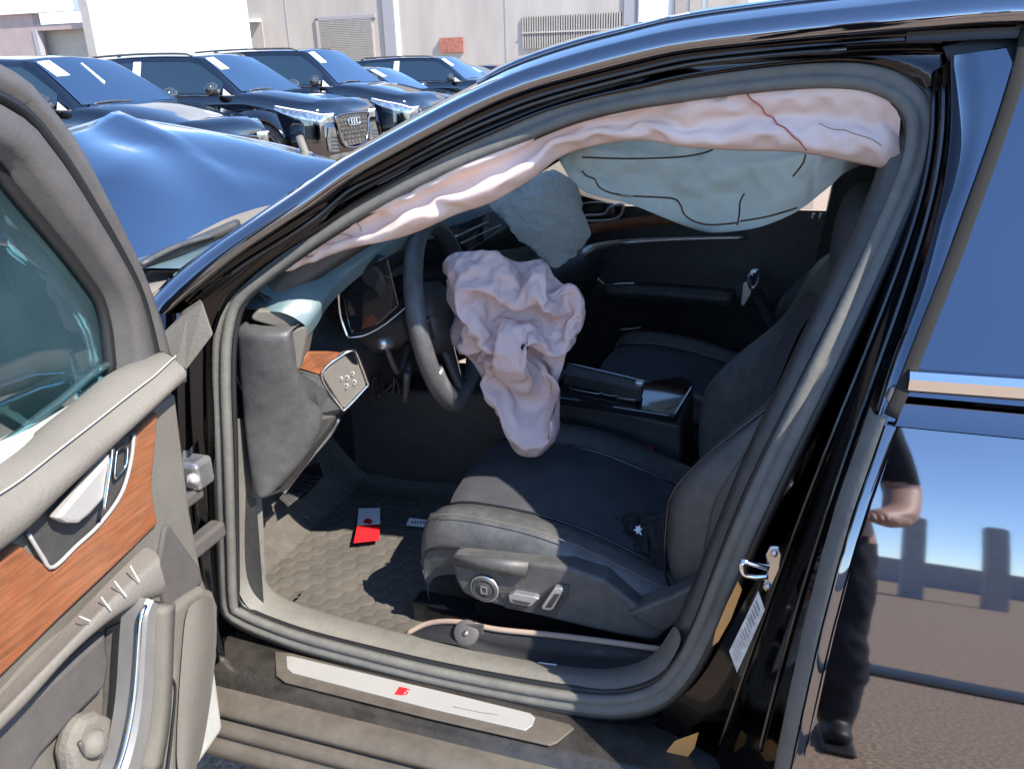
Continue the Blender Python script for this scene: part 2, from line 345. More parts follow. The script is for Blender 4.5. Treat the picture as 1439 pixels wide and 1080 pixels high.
# ---- rear door edge and skin
edge = [(1438, 50), (1416, 125), (1392, 200), (1374, 250), (1355, 300), (1337, 350), (1318, 400), (1298, 450), (1278, 500), (1261, 545), (1243, 585), (1195, 720), (1172, 800), (1146, 900), (1124, 1000), (1107, 1080), (1092, 1160)]
PE = [AS(x, y) for x, y in edge]
etab = sorted([(p.z, p.x) for p in PE])
def ex(z): return interp(etab, z)
RD = link('rear_door', bpy.data.meshes.new('rear_door'), M['paint'], CAR)
XR = 2.35
zs = [.20, .23, .26, .30, .34, .38, .42, .46, .50, .54, .58, .62, .66, .70, .74, .78, .82, .86, .89, .915, .935, .95]
xs = [0, .006, .02, .06, .12, .2, .3, .42, .56, .72, .9, 1.2]
def crease(z): return 0
rows = []
for z in zs:
    r = [Vector((ex(z)+.002, ys(z)+.035, z)), Vector((ex(z), ys(z)+.006, z))]
    for d in xs[1:]: r.append(Vector((ex(z)+d, ys(z) + .0006*fbm((ex(z)+d, 3, z), 3, 2) + .012*max(0, d-.2)**2, z)))
    rows.append(r)
RD.data = grid('tmp', rows, M['paint'], None).data; bpy.data.objects.remove(bpy.data.objects['tmp'])
# rounded ledge under the trim
zl = [(.951, 0), (.958, .008), (.968, .012), (.975, .016)]
rows = [[Vector((ex(z)+d, ys(z)+o, z)) for d in (.006, .1, .3, .6, 1.2)] for z, o in zl]
grid('waist_ledge', rows, M['paint'], RD)
# leading edge of the door, its sunlit brightness put in as pale grey
grid('door_edge_sunlit', [[Vector((ex(z)+.002, ys(z)-.001, z)) for z in [q*.02 for q in range(11, 49)]], [Vector((ex(z)-.011, ys(z)+.006, z)) for z in [q*.02 for q in range(11, 49)]], [Vector((ex(z)-.014, ys(z)+.03, z)) for z in [q*.02 for q in range(11, 49)]]], M['seal'], RD)
# chrome waist trim
zc = 1.001
P0 = AS(1276, 532); 
yy = ys(P0.z)-.006
sweep('chrome_waist_trim', [Vector((P0.x, yy, P0.z)), Vector((P0.x+.3, yy, P0.z+.004)), Vector((P0.x+.7, yy+.006, P0.z+.008)), Vector((P0.x+1.2, yy+.02, P0.z+.008))], [(-.012, -.010), (-.012, .002), (-.004, .008), (.010, .006), (.012, -.010)], M['chrome'], RD, hint=(0, -1, 0), n=20, sharp=30)
# window with its frame
gz = [P0.z-.02, 1.03, 1.08, 1.14, 1.20, 1.26, 1.31, 1.345, 1.386]
rows = [[Vector((ex(z)+d, ys(z)+.004, z)) for d in (.012, .05, .12, .25, .45, .8, 1.15)] for z in gz]
grid('rear_window', rows, M['rearglass'], RD)
strip = [Vector((ex(z)+.006, ys(z)-.002, z)) for z in [1.39, 1.34, 1.28, 1.2, 1.12, 1.04, .99, .962]]
sweep('window_frame_strip', strip, [(-.008, -.004), (-.008, .0), (-.0065, .0015), (.0065, .0015), (.008, .0), (.008, -.004)], M['strip'], RD, hint=(0, -1, .4), n=40)
poly('strip_end_cap', [AS(x, y, -.002) for x, y in [(1251, 546), (1258, 542), (1268, 545), (1264, 556), (1254, 566), (1246, 568), (1245, 560)]], (0, .02, 0), M['frame'], RD, bev=.003)
fz = [p for p in rB if 1.09 < p.x < 2.2]
grid('rear_door_frame', [[p+Vector((0, .024, -.004)) for p in fz] + [Vector((XR, fz[-1].y+.024, fz[-1].z))], [Vector((p.x, ys(1.39)+.002, 1.393)) for p in fz] + [Vector((XR, ys(1.39)+.002, 1.393))], [Vector((p.x, ys(1.38)+.008, 1.38)) for p in fz] + [Vector((XR, ys(1.38)+.008, 1.38))]], M['rub_black'], RD)
poly('frame_corner', [AS(x, y, .016) for x, y in [(1325, 66), (1380, 52), (1439, 44), (1480, 40), (1470, 80), (1410, 105), (1345, 110)]], (0, .01, 0), M['rub_black'], RD, bev=0)
box('rear_door_inner', (XR-.55, .2, .65), (1.15, .12, .65), M['plastic'], RD, rot=None)

# ---- centre pillar: outer cover, jamb, striker, sticker
bpx = [  # seal outer edge, black, rib, outer corner
    ((1296, 112), (1312, 100), (1326, 92), (1340, 78), (1400, 68)),
    ((1312, 150), (1326, 142), (1336, 136), (1348, 128), (1415, 120)),
    ((1309, 200), (1323, 200), (1336, 200), (1354, 200), (1392, 203)),
    ((1292, 250), (1312, 253), (1326, 255), (1344, 258), (1374, 262)),
    ((1272, 300), (1298, 304), (1311, 306), (1326, 310), (1352, 315)),
    ((1226, 400), (1259, 406), (1276, 409), (1298, 412), (1320, 416)),
    ((1172, 500), (1212, 508), (1236, 512), (1260, 516), (1272, 520)),
    ((1122, 600), (1166, 606), (1196, 610), (1228, 614), (1234, 616)),
    ((1070, 720), (1122, 726), (1152, 730), (1190, 734), (1192, 735)),
    ((1036, 800), (1092, 806), (1130, 810), (1164, 814), (1168, 815)),
    ((998, 890), (1062, 898), (1106, 900), (1142, 906), (1145, 907)),
    ((960, 965), (1036, 980), (1084, 990), (1120, 998), (1122, 999)),
    ((925, 1010), (1010, 1045), (1064, 1055), (1104, 1070), (1106, 1071)),
    ((900, 1050), (990, 1110), (1050, 1125), (1090, 1140), (1092, 1141))]
rows = []
for a, b, c, d, e in bpx:
    p0 = AF(*a, yseal, .012); p1 = AF(*b, yseal, -.03); q3 = AS(*d, .008); q4 = AS(*e, .012)
    p2 = AF(*c, lambda z: (yseal(z)-.03+ys(z)+.008)/2, 0)
    rows.append([p0, (p0+p1)/2+Vector((.002, .003, 0)), p1, (p1*2+p2)/3, (p1+p2*2)/3, p2, (p2*2+q3)/3, (p2+q3*2)/3, q3, q3+Vector((.01, .003, 0)), q4, q4+Vector((.02, .03, 0))])
for _ in range(6):
    rows = [rows[0]] + [[(p*.5 + (q+s)*.25) for q, p, s in zip(rows[i-1], rows[i], rows[i+1])] for i in range(1, len(rows)-1)] + [rows[-1]]
rows = [list(c) for c in zip(*[cr(list(col), 44) for col in zip(*rows)])]
BP = grid('centre_pillar', rows, M['paint_jamb'], CAR)
pc0 = cr([AS(*q[3], .003) for q in bpx[:8]], 30); pc1 = cr([AS(q[4][0]+14, q[4][1], .003) for q in bpx[:8]], 30)
grid('pillar_cover', [[p+Vector((-.004, .02, 0)) for p in pc0], pc0, [(p+q)/2 for p, q in zip(pc0, pc1)], pc1], M['rearglass'], BP)
for k, nm in ((2, 'jamb_lip'), (5, 'jamb_lip')):
    tube(nm, [r[k]+Vector((-.001, -.003, 0)) for r in rows[1:40:2]], .0028, M['gloss_black'], BP, n=70, seg=6)
bpt = [AF(x, y, yseal, .035) for x, y in [(1262, 175), (1250, 240), (1215, 330), (1160, 440), (1105, 555), (1050, 670), (1005, 780), (968, 870), (945, 920)]]
sweep('pillar_inner_trim', [p+Vector((.012, .02, 0)) for p in bpt], [(-.024, -.03), (-.026, .004), (-.012, .012), (.012, .012), (.03, -.03)], M['plastic_grey'], CAR, hint=(-.2, -1, .2), n=40)
bmid = [AF(x, y, yseal, .05) for x, y in [(1260, 175), (1240, 260), (1190, 370), (1130, 500), (1070, 640), (1010, 780), (960, 900)]]
grid('centre_pillar_inside', [[p+Vector((.01, .0, 0)) for p in bmid], [p+Vector((.05, .06, 0)) for p in bmid], [p+Vector((.16, .05, 0)) for p in bmid]], M['plastic'], CAR)
# striker
sp = AF(1082, 800, yseal, -.05)
def jl(px, py): return AF(px, py, lambda z: yseal(z)-.055)
ST = poly('striker', [jl(x, y) for x, y in [(1082, 768), (1094, 768), (1099, 780), (1096, 800), (1086, 822), (1076, 832), (1072, 826), (1078, 800), (1076, 780)]], (.0, .006, 0), M['steel'], CAR, bev=.002)
for loop in ([(1084, 796), (1064, 787), (1049, 781), (1048, 790), (1052, 799), (1066, 805), (1083, 808)],):
    tube('striker_loop', [jl(x, y)+Vector((-.004, -.004-.012*math.sin(math.pi*i/6), 0)) for i, (x, y) in enumerate(loop)], .0042, M['chrome'], ST, n=40)
for x, y in ((1088, 776), (1079, 822)):
    lathe('bolt', [(0, -.005), (.0045, -.005), (.005, 0)], jl(x, y), (0, 1, 0), M['satin'], ST, n=8)
stk = poly('sticker', [jl(x, y)+Vector((0, -.004, 0)) for x, y in [(1066, 828), (1075, 854), (1036, 942), (1025, 912)]], (0, .001, 0), M['sticker'], CAR, bev=0)
a_, b_, c_, d_ = [jl(x, y)+Vector((0, -.0048, 0)) for x, y in [(1064, 836), (1071, 855), (1036, 934), (1029, 914)]]
for i in range(13):
    f = (i+.5)/13; p, q = a_.lerp(d_, f), b_.lerp(c_, f); e_ = .15 + .25*random.random()
    poly('print_line', [p.lerp(q, .05), p.lerp(q, 1-e_), (p.lerp(q, 1-e_)).lerp(c_, .03), (p.lerp(q, .05)).lerp(d_, .03)], (0, -.0004, 0), M['stickink'], stk, bev=0)
# wax drips / sealer in orange on the jamb
poly('cavity_sealer', [jl(x, y)+Vector((-.004, .018, 0)) for x, y in [(1040, 826), (1046, 838), (1030, 880), (1012, 912), (1003, 918), (1008, 896), (1024, 858)]], (0, -.002, 0), M['orange'], CAR, bev=.001)
poly('cavity_sealer', [jl(x, y)+Vector((-.004, .018, 0)) for x, y in [(925, 1082), (950, 1052), (984, 1040), (978, 1062), (960, 1086)]], (0, -.002, 0), M['orange'], CAR, bev=.001)

# ---- sill
def sillrow(y, z): return [Vector((x, y, z)) for x in [-.12+.06*i for i in range(22)]]
SP = [(.21, .29), (.175, .325), (.15, .334), (.118, .335), (.10, .3365), (.055, .331), (.041, .327), (.035, .318), (.03, .311), (.012, .309), (-.004, .306), (-.014, .299), (-.017, .291), (-.006, .287), (-.006, .281), (-.022, .284), (-.034, .277), (-.036, .265), (-.030, .261), (-.042, .259), (-.052, .249), (-.052, .236), (-.03, .225), (.2, .22)]
sill = grid('sill', [sillrow(y, z) for y, z in SP[:9]], M['sill_paint'], CAR)
grid('rocker', [sillrow(y, z) for y, z in SP[8:]], M['jamb_dusty'], CAR)
def sl(px, py, z=.3385): return A(px, py, z=z)
poly('sill_plate_base', [sl(*q) for q in [(386, 914), (410, 917), (640, 976), (800, 1016), (807, 1022), (783, 1042), (772, 1046), (600, 1007), (400, 957), (388, 948)]], (0, 0, -.004), M['jamb_dusty'], CAR, bev=.0015)
PLT = poly('sill_plate', [sl(x, y, .3405) for x, y in [(402, 921), (410, 921), (640, 975), (745, 1001), (752, 1007), (748, 1018), (738, 1025), (600, 993), (410, 944), (403, 938)]], (0, 0, -.003), M['alu'], CAR, bev=.0012)
e0, e1 = sl(552, 971, .3412), sl(580, 977, .3412)
poly('red_badge', [sl(x, y, .3411) for x, y in [(554, 975), (561, 964), (572, 966), (566, 976)]], (0, 0, -.0006), M['red'], PLT, bev=0)
xd = (sl(700, 990)-sl(450, 932)); 
textobj('badge_letter', 'S', .021, sl(571, 972, .3408), xd, (0, 0, 1), M['red'], PLT)
tube('scratch', [sl(636, 992, .3408), sl(668, 999, .3408), sl(700, 1004, .3408)], .0005, M['plastic_grey'], PLT, n=8, seg=4)
# inner sill trim between seal and carpet
tr_out = [(324, 600), (326, 700), (330, 790), (338, 838), (368, 868), (440, 895), (560, 930), (700, 955), (830, 968), (900, 965), (935, 940), (958, 900)]
tr_in = [(345, 590), (354, 690), (358, 770), (370, 815), (395, 838), (450, 858), (570, 890), (690, 918), (820, 938), (880, 935), (918, 918), (945, 880)]
to = cr([AF(x, y, yseal, .012) for x, y in tr_out], 60); ti = cr([AF(x, y, yseal, .085) for x, y in tr_in], 60)
grid('sill_trim', [to, [(a*3+b)/4+Vector((0, 0, .010)) for a, b in zip(to, ti)], [(a+b)/2+Vector((0, 0, .012)) for a, b in zip(to, ti)], ti, [p+Vector((0, .012, -.006)) for p in ti], [p+Vector((.0, .02, -.07)) for p in ti]], M['silltrim'], CAR, sub=1)
# hinge pillar
hp = []
for y_, xs_ in [(440, (306, 285, 262, 232)), (520, (303, 284, 262, 236)), (600, (304, 285, 264, 240)), (680, (306, 288, 268, 250)), (760, (308, 292, 276, 262)), (830, (311, 298, 286, 276)), (880, (316, 306, 296, 286)), (930, (330, 318, 306, 292))]:
    q = [AF(xs_[0], y_, yseal, .0), AF(xs_[1], y_, yseal, -.05), AF(xs_[2], y_, yseal, -.085), AF(xs_[3], y_, yseal, -.10)]
    hp.append([q[0]+Vector((0, .03, 0)), q[0], (q[0]+q[1])/2+Vector((-.008, .006, 0)), q[1], q[1]+Vector((-.012, .0, 0)), q[2], q[3], q[3]+Vector((-.06, -.005, 0))])
HP = grid('hinge_pillar', [list(c) for c in zip(*[cr(list(col), 30) for col in zip(*hp)])], M['paint_jamb'], CAR)
hz = A(272, 662, y=.05)
HG = box('door_hinge', hz, (.05, .045, .05), M['satin'], CAR, bev=.008)
lathe('hinge_bolt', [(0, -.006), (.005, -.006), (.0055, -.003), (.010, -.003), (.011, 0), (.011, .02)], hz+Vector((.018, -.024, -.002)), (-.6, .8, 0), M['alu'], HG, n=10)
box('hinge_arm', hz+Vector((.0, -.03, -.035)), (.03, .06, .022), M['frame'], HG, bev=.005)
box('check_strap', A(283, 760, y=.05), (.03, .10, .03), M['frame'], CAR, bev=.006)

# ---- front fender, hood, cowl
fr = []
for i in range(16):
    x = .03 - i*.09
    fr.append([Vector((x, ys(z) + .02 + (.03 if z > .9 else 0) + .015*fbm((x, 0, z), 3), z)) for z in (.30, .45, .6, .72, .82, .90, .95)] + [Vector((x, .13, 1.0)), Vector((x, .17, 1.012))])
FN = grid('front_fender', fr, M['paint_dusty'], CAR, sub=1)
tri = [AS(228, 470, -.0), AS(262, 440, 0), AS(285, 425, .0), AS(300, 470, .02), AS(262, 520, .01), AS(236, 560, .0)]
poly('fender_corner', tri, (-.02, .02, 0), M['dusty'], FN, bev=.003)
far = [(-60, 214, .30), (0, 204, .42), (85, 187, .62), (125, 176, .8), (150, 167, .9), (165, 162, .95), (182, 167, 1.0), (205, 171, 1.06), (250, 178, 1.2), (300, 187, 1.34), (350, 196, 1.48), (400, 206, 1.62), (440, 216, 1.74)]
ridge = cr([A(x, y, y=d) for x, y, d in far], 40)
NRH = len(ridge)
base = [Vector((-.13 - .20*math.sin(math.pi*min(1, (p.y-.1)/1.7)), p.y if p.y > .25 else p.y*.8, 1.0 + .03*math.sin(math.pi*min(1, max(0, (p.y-.1)/1.7))))) for p in ridge]
rows = []
for k in range(19):
    f = k/18; rr = []
    for i, (a, b) in enumerate(zip(base, ridge)):
        p = a.lerp(b, f); s = math.sin(math.pi*f)
        p.z += .03*s*math.cos((p.y-.9)*2.0) - .02*s*math.exp(-((p.y-.25)/.2)**2) + .008*s*noise.noise(Vector((p.x*3, p.y*2.4, 4)))
        p.z += -.05*(1-f)**5 + .026*s*(abs(((p.y*1.05+f*.75+.1) % 1)-.5)*2-.5) + .014*s*(abs(((p.y*.7-f*1.3+.2) % 1)-.5)*2-.5)
        p.z += .014*f**2*max(0, 1-abs(p.y-.95)/.16)**1.3
        rr.append(p)
    rows.append(rr)
rows = [[p+Vector((.02, 0, -.035)) for p in rows[0]], [p+Vector((.015, 0, -.012)) for p in rows[0]]] + rows
for f in (.04, .1, .3, .6, 1):
    rows.append([Vector((p.x - .02 - .62*f, p.y, lerp(p.z - .012, .74, f**1.3) + .03*fbm((p.y, f, 2), 3)*f)) for p in ridge])
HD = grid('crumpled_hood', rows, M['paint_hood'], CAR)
tube('hood_edge', [p+Vector((-.004, 0, .002)) for p in ridge], .004, M['satin'], HD, n=60, seg=6)
grid('hood_rear_edge', [[p+Vector((.004, 0, .006)) for p in r] for r in (rows[1], rows[2], rows[3], [a.lerp(b, .5) for a, b in zip(rows[3], rows[4])])], M['dusty_pale'], HD)
cw = [[Vector((-.02-.06*k-.1*math.sin(math.pi*min(1, y/1.8)), y, 1.005-.012*k + .02*math.sin(math.pi*min(1, y/1.8)))) for y in [.12+.09*i for i in range(19)]] for k in range(5)]
grid('cowl', cw, M['dusty_pale'], CAR, thick=.01)
sweep('wiper_blade', [A(186, 386, y=.22), A(230, 360, y=.30), A(285, 338, y=.42), A(335, 316, y=.52)], [(-.008, -.008), (-.006, .012), (.006, .012), (.01, -.008)], M['plastic'], CAR, n=24)
tube('wiper_arm', [A(200, 376, y=.22)+Vector((0, 0, .006)), A(250, 352, y=.32)+Vector((0, 0, .008)), A(300, 331, y=.44)], .0045, M['plastic_grey'], CAR, n=12)
PL = A(440, 246, y=1.62); PU = A(421, 193, y=1.68)
tube('hood_strut', [PL, PL.lerp(PU, .5), PU], .014, M['dusty_pale'], CAR, n=6, seg=10)
tube('strut_rod', [PL+Vector((.0, 0, -.12)), PL], .007, M['chrome'], CAR, n=4)
# the floor pan and the dark rest of the shell
grid('floor_pan', [[Vector((x, y, .29)) for y in (.14, .5, .95, 1.4, 1.76)] for x in (-.35, .2, .8, 1.4, 2.35)], M['carpet'], CAR)
grid('firewall', [[Vector((x, y, z)) for y in (.13, .5, .95, 1.4, 1.78)] for x, z in ((-.12, .29), (-.22, .36), (-.36, .55), (-.36, .99))], M['carpet'], CAR)
box('rear_bench', (2.1, .95, .62), (.35, 1.5, .75), M['leather'], CAR, bev=.06, seg=3)
box('rear_bench_cushion', (1.75, .95, .42), (.55, 1.5, .22), M['leather'], CAR, bev=.06, seg=3)
grid('boot_lid', [[Vector((x, y, z)) for y in (.12, .5, .95, 1.4, 1.78)] for x, z in ((2.35, 1.0), (2.75, 1.0), (3.1, .97), (3.14, .5), (3.1, .2))], M['paint'], CAR)
grid('rear_quarter', [[Vector((x, ys(z)+.02, z)) for z in (.2, .5, .8, .95)] for x in (2.34, 2.7, 3.1)], M['paint'], CAR)
grid('rear_screen', [[Vector((x, y, z)) for y in (.3, .95, 1.6)] for x, z in ((1.9, 1.40), (2.45, 1.0))], M['darkglass'], CAR)
# ------------------------------------------------------------------ interior
def dsk(y): return .24*max(0, min(1, (y-.75)/.9))          # the dash is pushed askew by the crash
DP = [(-.25, 1.02), (-.1, 1.04), (.04, 1.04), (.11, 1.02), (.145, .985), (.14, .95), (.10, .925), (.09, .89), (.155, .86), (.185, .81), (.165, .745), (.10, .66), (-.02, .58), (-.15, .52)]
ysd = [.235+.0745*i for i in range(20)]
rows = []
for y in ysd:
    hump = math.exp(-((y-.57)/.17)**4)
    rows.append([Vector((x + dsk(y)*(.4 if i < 1 else 1) + (.05*hump if i in (3, 4, 5) else 0), y, z + (.022*hump if i in (2, 3, 4) else 0) - (.05*dsk(y)/.24 if i > 0 else 0))) for i, (x, z) in enumerate(DP)])
DASH = grid('dashboard', rows, M['plastic'], CAR, sub=1)
grid('dash_top', [[p+Vector((0, 0, .006)) for p in r[:5]] for r in rows], M['dashtop_glare'], DASH, sub=1)
# end cover of the dash facing the door
el = cr([A(x, y, y=.185) for x, y in [(330, 462), (333, 500), (338, 560), (343, 610), (350, 660), (357, 700)]], 22)
er = cr([A(x, y, y=d) for x, y, d in [(404, 467, .20), (409, 500, .205), (414, 530, .215), (428, 566, .235), (448, 600, .255), (438, 628, .25), (412, 662, .23), (378, 697, .20)]], 22)
rows = [[p+Vector((-.02, .07, 0)) for p in el], [p+Vector((-.004, .012, 0)) for p in el], el] + [[a.lerp(b, f)+Vector((.004, -.013*math.sin(math.pi*f), 0)) for a, b in zip(el, er)] for f in (.12, .35, .6, .85)] + [er, [p+Vector((.0, .008, -.002)) for p in er], [p+Vector((-.03, .07, 0)) for p in er]]
rows = [[r[0]+Vector((0, .03, .003))] + r + [r[-1]+Vector((0, .03, -.003))] for r in rows]
END = grid('dash_end_cover', rows, M['plastic_grey'], DASH, sub=1)
cap = [(352, 446), (362, 436), (384, 436), (424, 447), (432, 455), (408, 463), (402, 465), (356, 451)]
poly('dash_end_cap', [A(x, y, y=.2+.0008*(x-350)) for x, y in cap], (-.03, .07, .004), M['dusty'], DASH, bev=.004)
poly('dash_end_post', [A(x, y, y=.225+.001*(x-404)) for x, y in [(409, 466), (432, 457), (431, 470), (421, 520), (404, 516), (406, 490)]], (-.02, .06, 0), M['dusty'], DASH, bev=.003)
# light switch pod
F0 = [(452, 527), (479, 499), (497, 492), (501, 496), (516, 536), (514, 543), (485, 574), (480, 572)]
Y0 = .335
fp = [A(x, y, y=Y0 + .0012*(x-480)) for x, y in F0]
SW = poly('light_switch_panel', fp, (-.012, .012, 0), M['dusty_pale'], CAR, bev=.003)
tube('switch_bezel', [p+Vector((.002, -.002, 0)) for p in cr(fp, 40, True)], .0028, M['chrome'], SW, closed=True, n=60, seg=6, hint=(0, 1, .1))
poly('switch_body', [A(x, y, y=d) for x, y, d in [(404, 517, .235), (424, 523, .25), (452, 529, .305), (466, 550, .318), (484, 575, .335), (472, 584, .34), (446, 583, .30), (432, 566, .27), (416, 543, .245)]], (-.05, .07, .01), M['plastic_grey'], SW, bev=.004)
poly('wood_trim', [A(x, y, y=d) for x, y, d in [(419, 517, .245), (432, 494, .28), (476, 494, .35), (479, 499, .336), (452, 528, .306)]], (-.01, .02, -.006), M['wood'], SW, bev=.002)
poly('dark_window', [A(x, y, y=Y0-.002+.0012*(x-480)) for x, y in [(484, 497), (497, 494), (503, 512), (496, 510)]], (-.002, .004, 0), M['darkglass'], SW, bev=0)
for i, (x, y, s) in enumerate([(487, 530, 6), (495, 524, 5), (486, 541, 6), (497, 536, 6), (479, 531, 4)]):
    c = A(x, y, y=Y0-.0025+.0012*(x-480)); t = s/640
    tube('switch_symbol', [c+Vector((-t*.5, 0, -t*.3)), c+Vector((t*.2, 0, t*.5)), c+Vector((t*.6, 0, -t*.4)), c+Vector((-t*.3, 0, -t*.6))], .0006, M['white'], SW, n=8, seg=4)
# knee panel under the pod
poly('knee_panel', [A(x, y, y=d) for x, y, d in [(442, 590, .27), (474, 584, .34), (468, 600, .35), (440, 640, .33), (402, 690, .27), (378, 698, .23), (424, 652, .25)]], (-.06, .12, -.01), M['plastic_grey'], DASH, bev=.005)
tube('knee_panel_edge', [A(x, y, y=d) for x, y, d in [(476, 588, .36), (462, 612, .36), (430, 650, .34), (398, 692, .28)]], .005, M['satin'], DASH, n=20, seg=6)
# air vent by the door and instrument cluster
VN = tube('vent_chrome_edge', [A(x, y, y=.40) for x, y in [(476, 408), (476, 425), (480, 450), (489, 475)]], .004, M['chrome'], DASH, n=16, seg=6)
poly('air_vent', [A(x, y, y=.405) for x, y in [(479, 408), (500, 385), (545, 360), (562, 430), (530, 458), (492, 472)]], (-.04, .03, 0), M['gloss_black'], DASH, bev=.004)
tube('vent_lower_trim', [A(x, y, y=.40+.0008*(x-490)) for x, y in [(490, 474), (512, 471), (540, 456), (572, 430)]], .002, M['satin'], DASH, n=16, seg=6)
CL = poly('instrument_cluster', [Vector((.16, .42, .93)), Vector((.16, .74, .93)), Vector((.13, .74, 1.03)), Vector((.13, .42, 1.03))], (-.02, 0, -.004), M['screen'], DASH, bev=.003)
E1 = cr([A(x, y, y=d) for x, y, d in [(430, 458, .25), (446, 438, .275), (460, 414, .31), (480, 392, .35), (508, 368, .39), (542, 344, .44), (575, 326, .49), (612, 306, .56)]], 30)
E2 = cr([A(x, y, y=d) for x, y, d in [(372, 438, .215), (384, 420, .24), (404, 396, .28), (428, 372, .33), (460, 350, .38), (500, 330, .43), (545, 308, .49), (590, 288, .56)]], 30)
grid('dash_shoulder', [[p+Vector((-.012, .01, -.03)) for p in E1], [p+Vector((-.003, .002, -.008)) for p in E1], E1] + [[a.lerp(b, f)+Vector((0, 0, .012*math.sin(math.pi*f))) for a, b in zip(E1, E2)] for f in (.1, .3, .6)] + [E2, [p+Vector((-.12, .05, -.01)) for p in E2]], M['dashtop_glare'], DASH, sub=1)
# centre screens
poly('centre_screen', [A(x, y, y=d) for x, y, d in [(622, 322, .82), (694, 296, 1.05), (716, 318, 1.05), (660, 352, .82)]], (-.03, .01, -.01), M['screen'], DASH, bev=.003)
poly('lower_screen', [A(x, y, y=d) for x, y, d in [(700, 352, .95), (745, 345, 1.1), (760, 372, 1.1), (715, 380, .95)]], (-.03, .01, -.01), M['screen'], DASH, bev=.003)
tube('dash_trim_line', [A(x, y, y=d) for x, y, d in [(640, 333, .78), (676, 316, .95), (712, 302, 1.1), (760, 292, 1.3)]], .0022, M['satin'], DASH, n=20, seg=6)
tube('dash_trim_line', [A(x, y, y=d) for x, y, d in [(648, 342, .78), (690, 322, .95), (716, 312, 1.1)]], .0015, M['satin'], DASH, n=20, seg=6)
# far vent
FV = poly('far_air_vent', [A(x, y, y=1.58) for x, y in [(812, 272), (840, 280), (868, 288), (884, 290), (872, 308), (820, 314)]], (-.04, .02, 0), M['gloss_black'], DASH, bev=.004)
tube('vent_bracket', [A(x, y, y=1.57) for x, y in [(822, 303), (848, 301), (858, 291), (876, 288), (866, 307), (825, 310)]], .0045, M['satin'], FV, closed=True, n=50, seg=6, hint=(0, 1, .1))
tube('vent_fin', [A(818, 286, y=1.57), A(842, 284, y=1.57), A(862, 287, y=1.57)], .0025, M['satin'], FV, n=8, seg=6)
sweep('dash_wood_strip', [A(830, 322, y=1.5), A(880, 314, y=1.58), A(940, 308, y=1.66), A(1000, 304, y=1.68)], [(-.016, -.006), (-.016, .006), (.016, .006), (.016, -.006)], M['wood'], DASH, hint=(0, -1, .2), n=16)

# ---- steering wheel
WCN = Vector((.325, .575, .885)); ta = R(11); wr = R(8); WX = Vector((-math.sin(wr), math.cos(wr), 0)); WZ = Vector((-math.sin(ta), 0, math.cos(ta))); WN = WX.cross(WZ)
rim = [WCN + WX*.183*math.cos(a) + WZ*(.186*math.sin(a) if math.sin(a) > -.9 else -.170) for a in [2*math.pi*i/40 for i in range(40)]]
SWH = sweep('steering_wheel', rim, circ(.0165, 10, .0195), M['leather'], CAR, hint=lambda p: WN, n=80, closed=True)
for a0, a1 in ((200, 232), (308, 340)):
    sweep('thumb_insert', [WCN + WX*.176*math.cos(R(a)) + WZ*.179*math.sin(R(a)) + WN*.006 for a in range(a0, a1, 5)], circ(.0175, 8), M['satin'], SWH, hint=lambda p: WN, n=14)
for ang in (0, 180, 270):
    d = WX*math.cos(R(ang)) + WZ*math.sin(R(ang))
    sweep('spoke', [WCN+d*.05-WN*.02, WCN+d*.11-WN*.012, WCN+d*.17], [(-.022, -.006), (-.022, .006), (.022, .006), (.022, -.006)], M['plastic'], SWH, hint=lambda p: WN, n=8)
    tube('spoke_trim', [WCN+d*.07+WZ*.022+WN*.0, WCN+d*.12+WZ*.024, WCN+d*.165+WZ*.026], .0022, M['chrome'], SWH, n=8, seg=6)
lathe('hub', [(0, .03), (.055, .028), (.075, .012), (.078, -.03), (.05, -.06)], WCN-WN*.02, WN, M['plastic'], SWH, n=28)
lathe('steering_column', [(.05, 0), (.052, -.06), (.06, -.2), (.06, -.4)], WCN-WN*.05, WN, M['plastic'], CAR, n=20)
STK = tube('stalk', [WCN+Vector((-.07, -.05, -.05)), WCN+Vector((-.06, -.12, -.09)), A(541, 482, y=.43)], .006, M['plastic'], CAR, n=10)
lathe('stalk_knob', [(0, .016), (.010, .015), (.013, .006), (.013, -.012), (.008, -.018)], A(541, 482, y=.43), (-.2, -1, .2), M['satin'], STK, n=12)
tube('stalk', [WCN+Vector((-.07, -.05, -.09)), WCN+Vector((-.06, -.1, -.16)), A(572, 524, y=.44)], .007, M['plastic'], CAR, n=10)

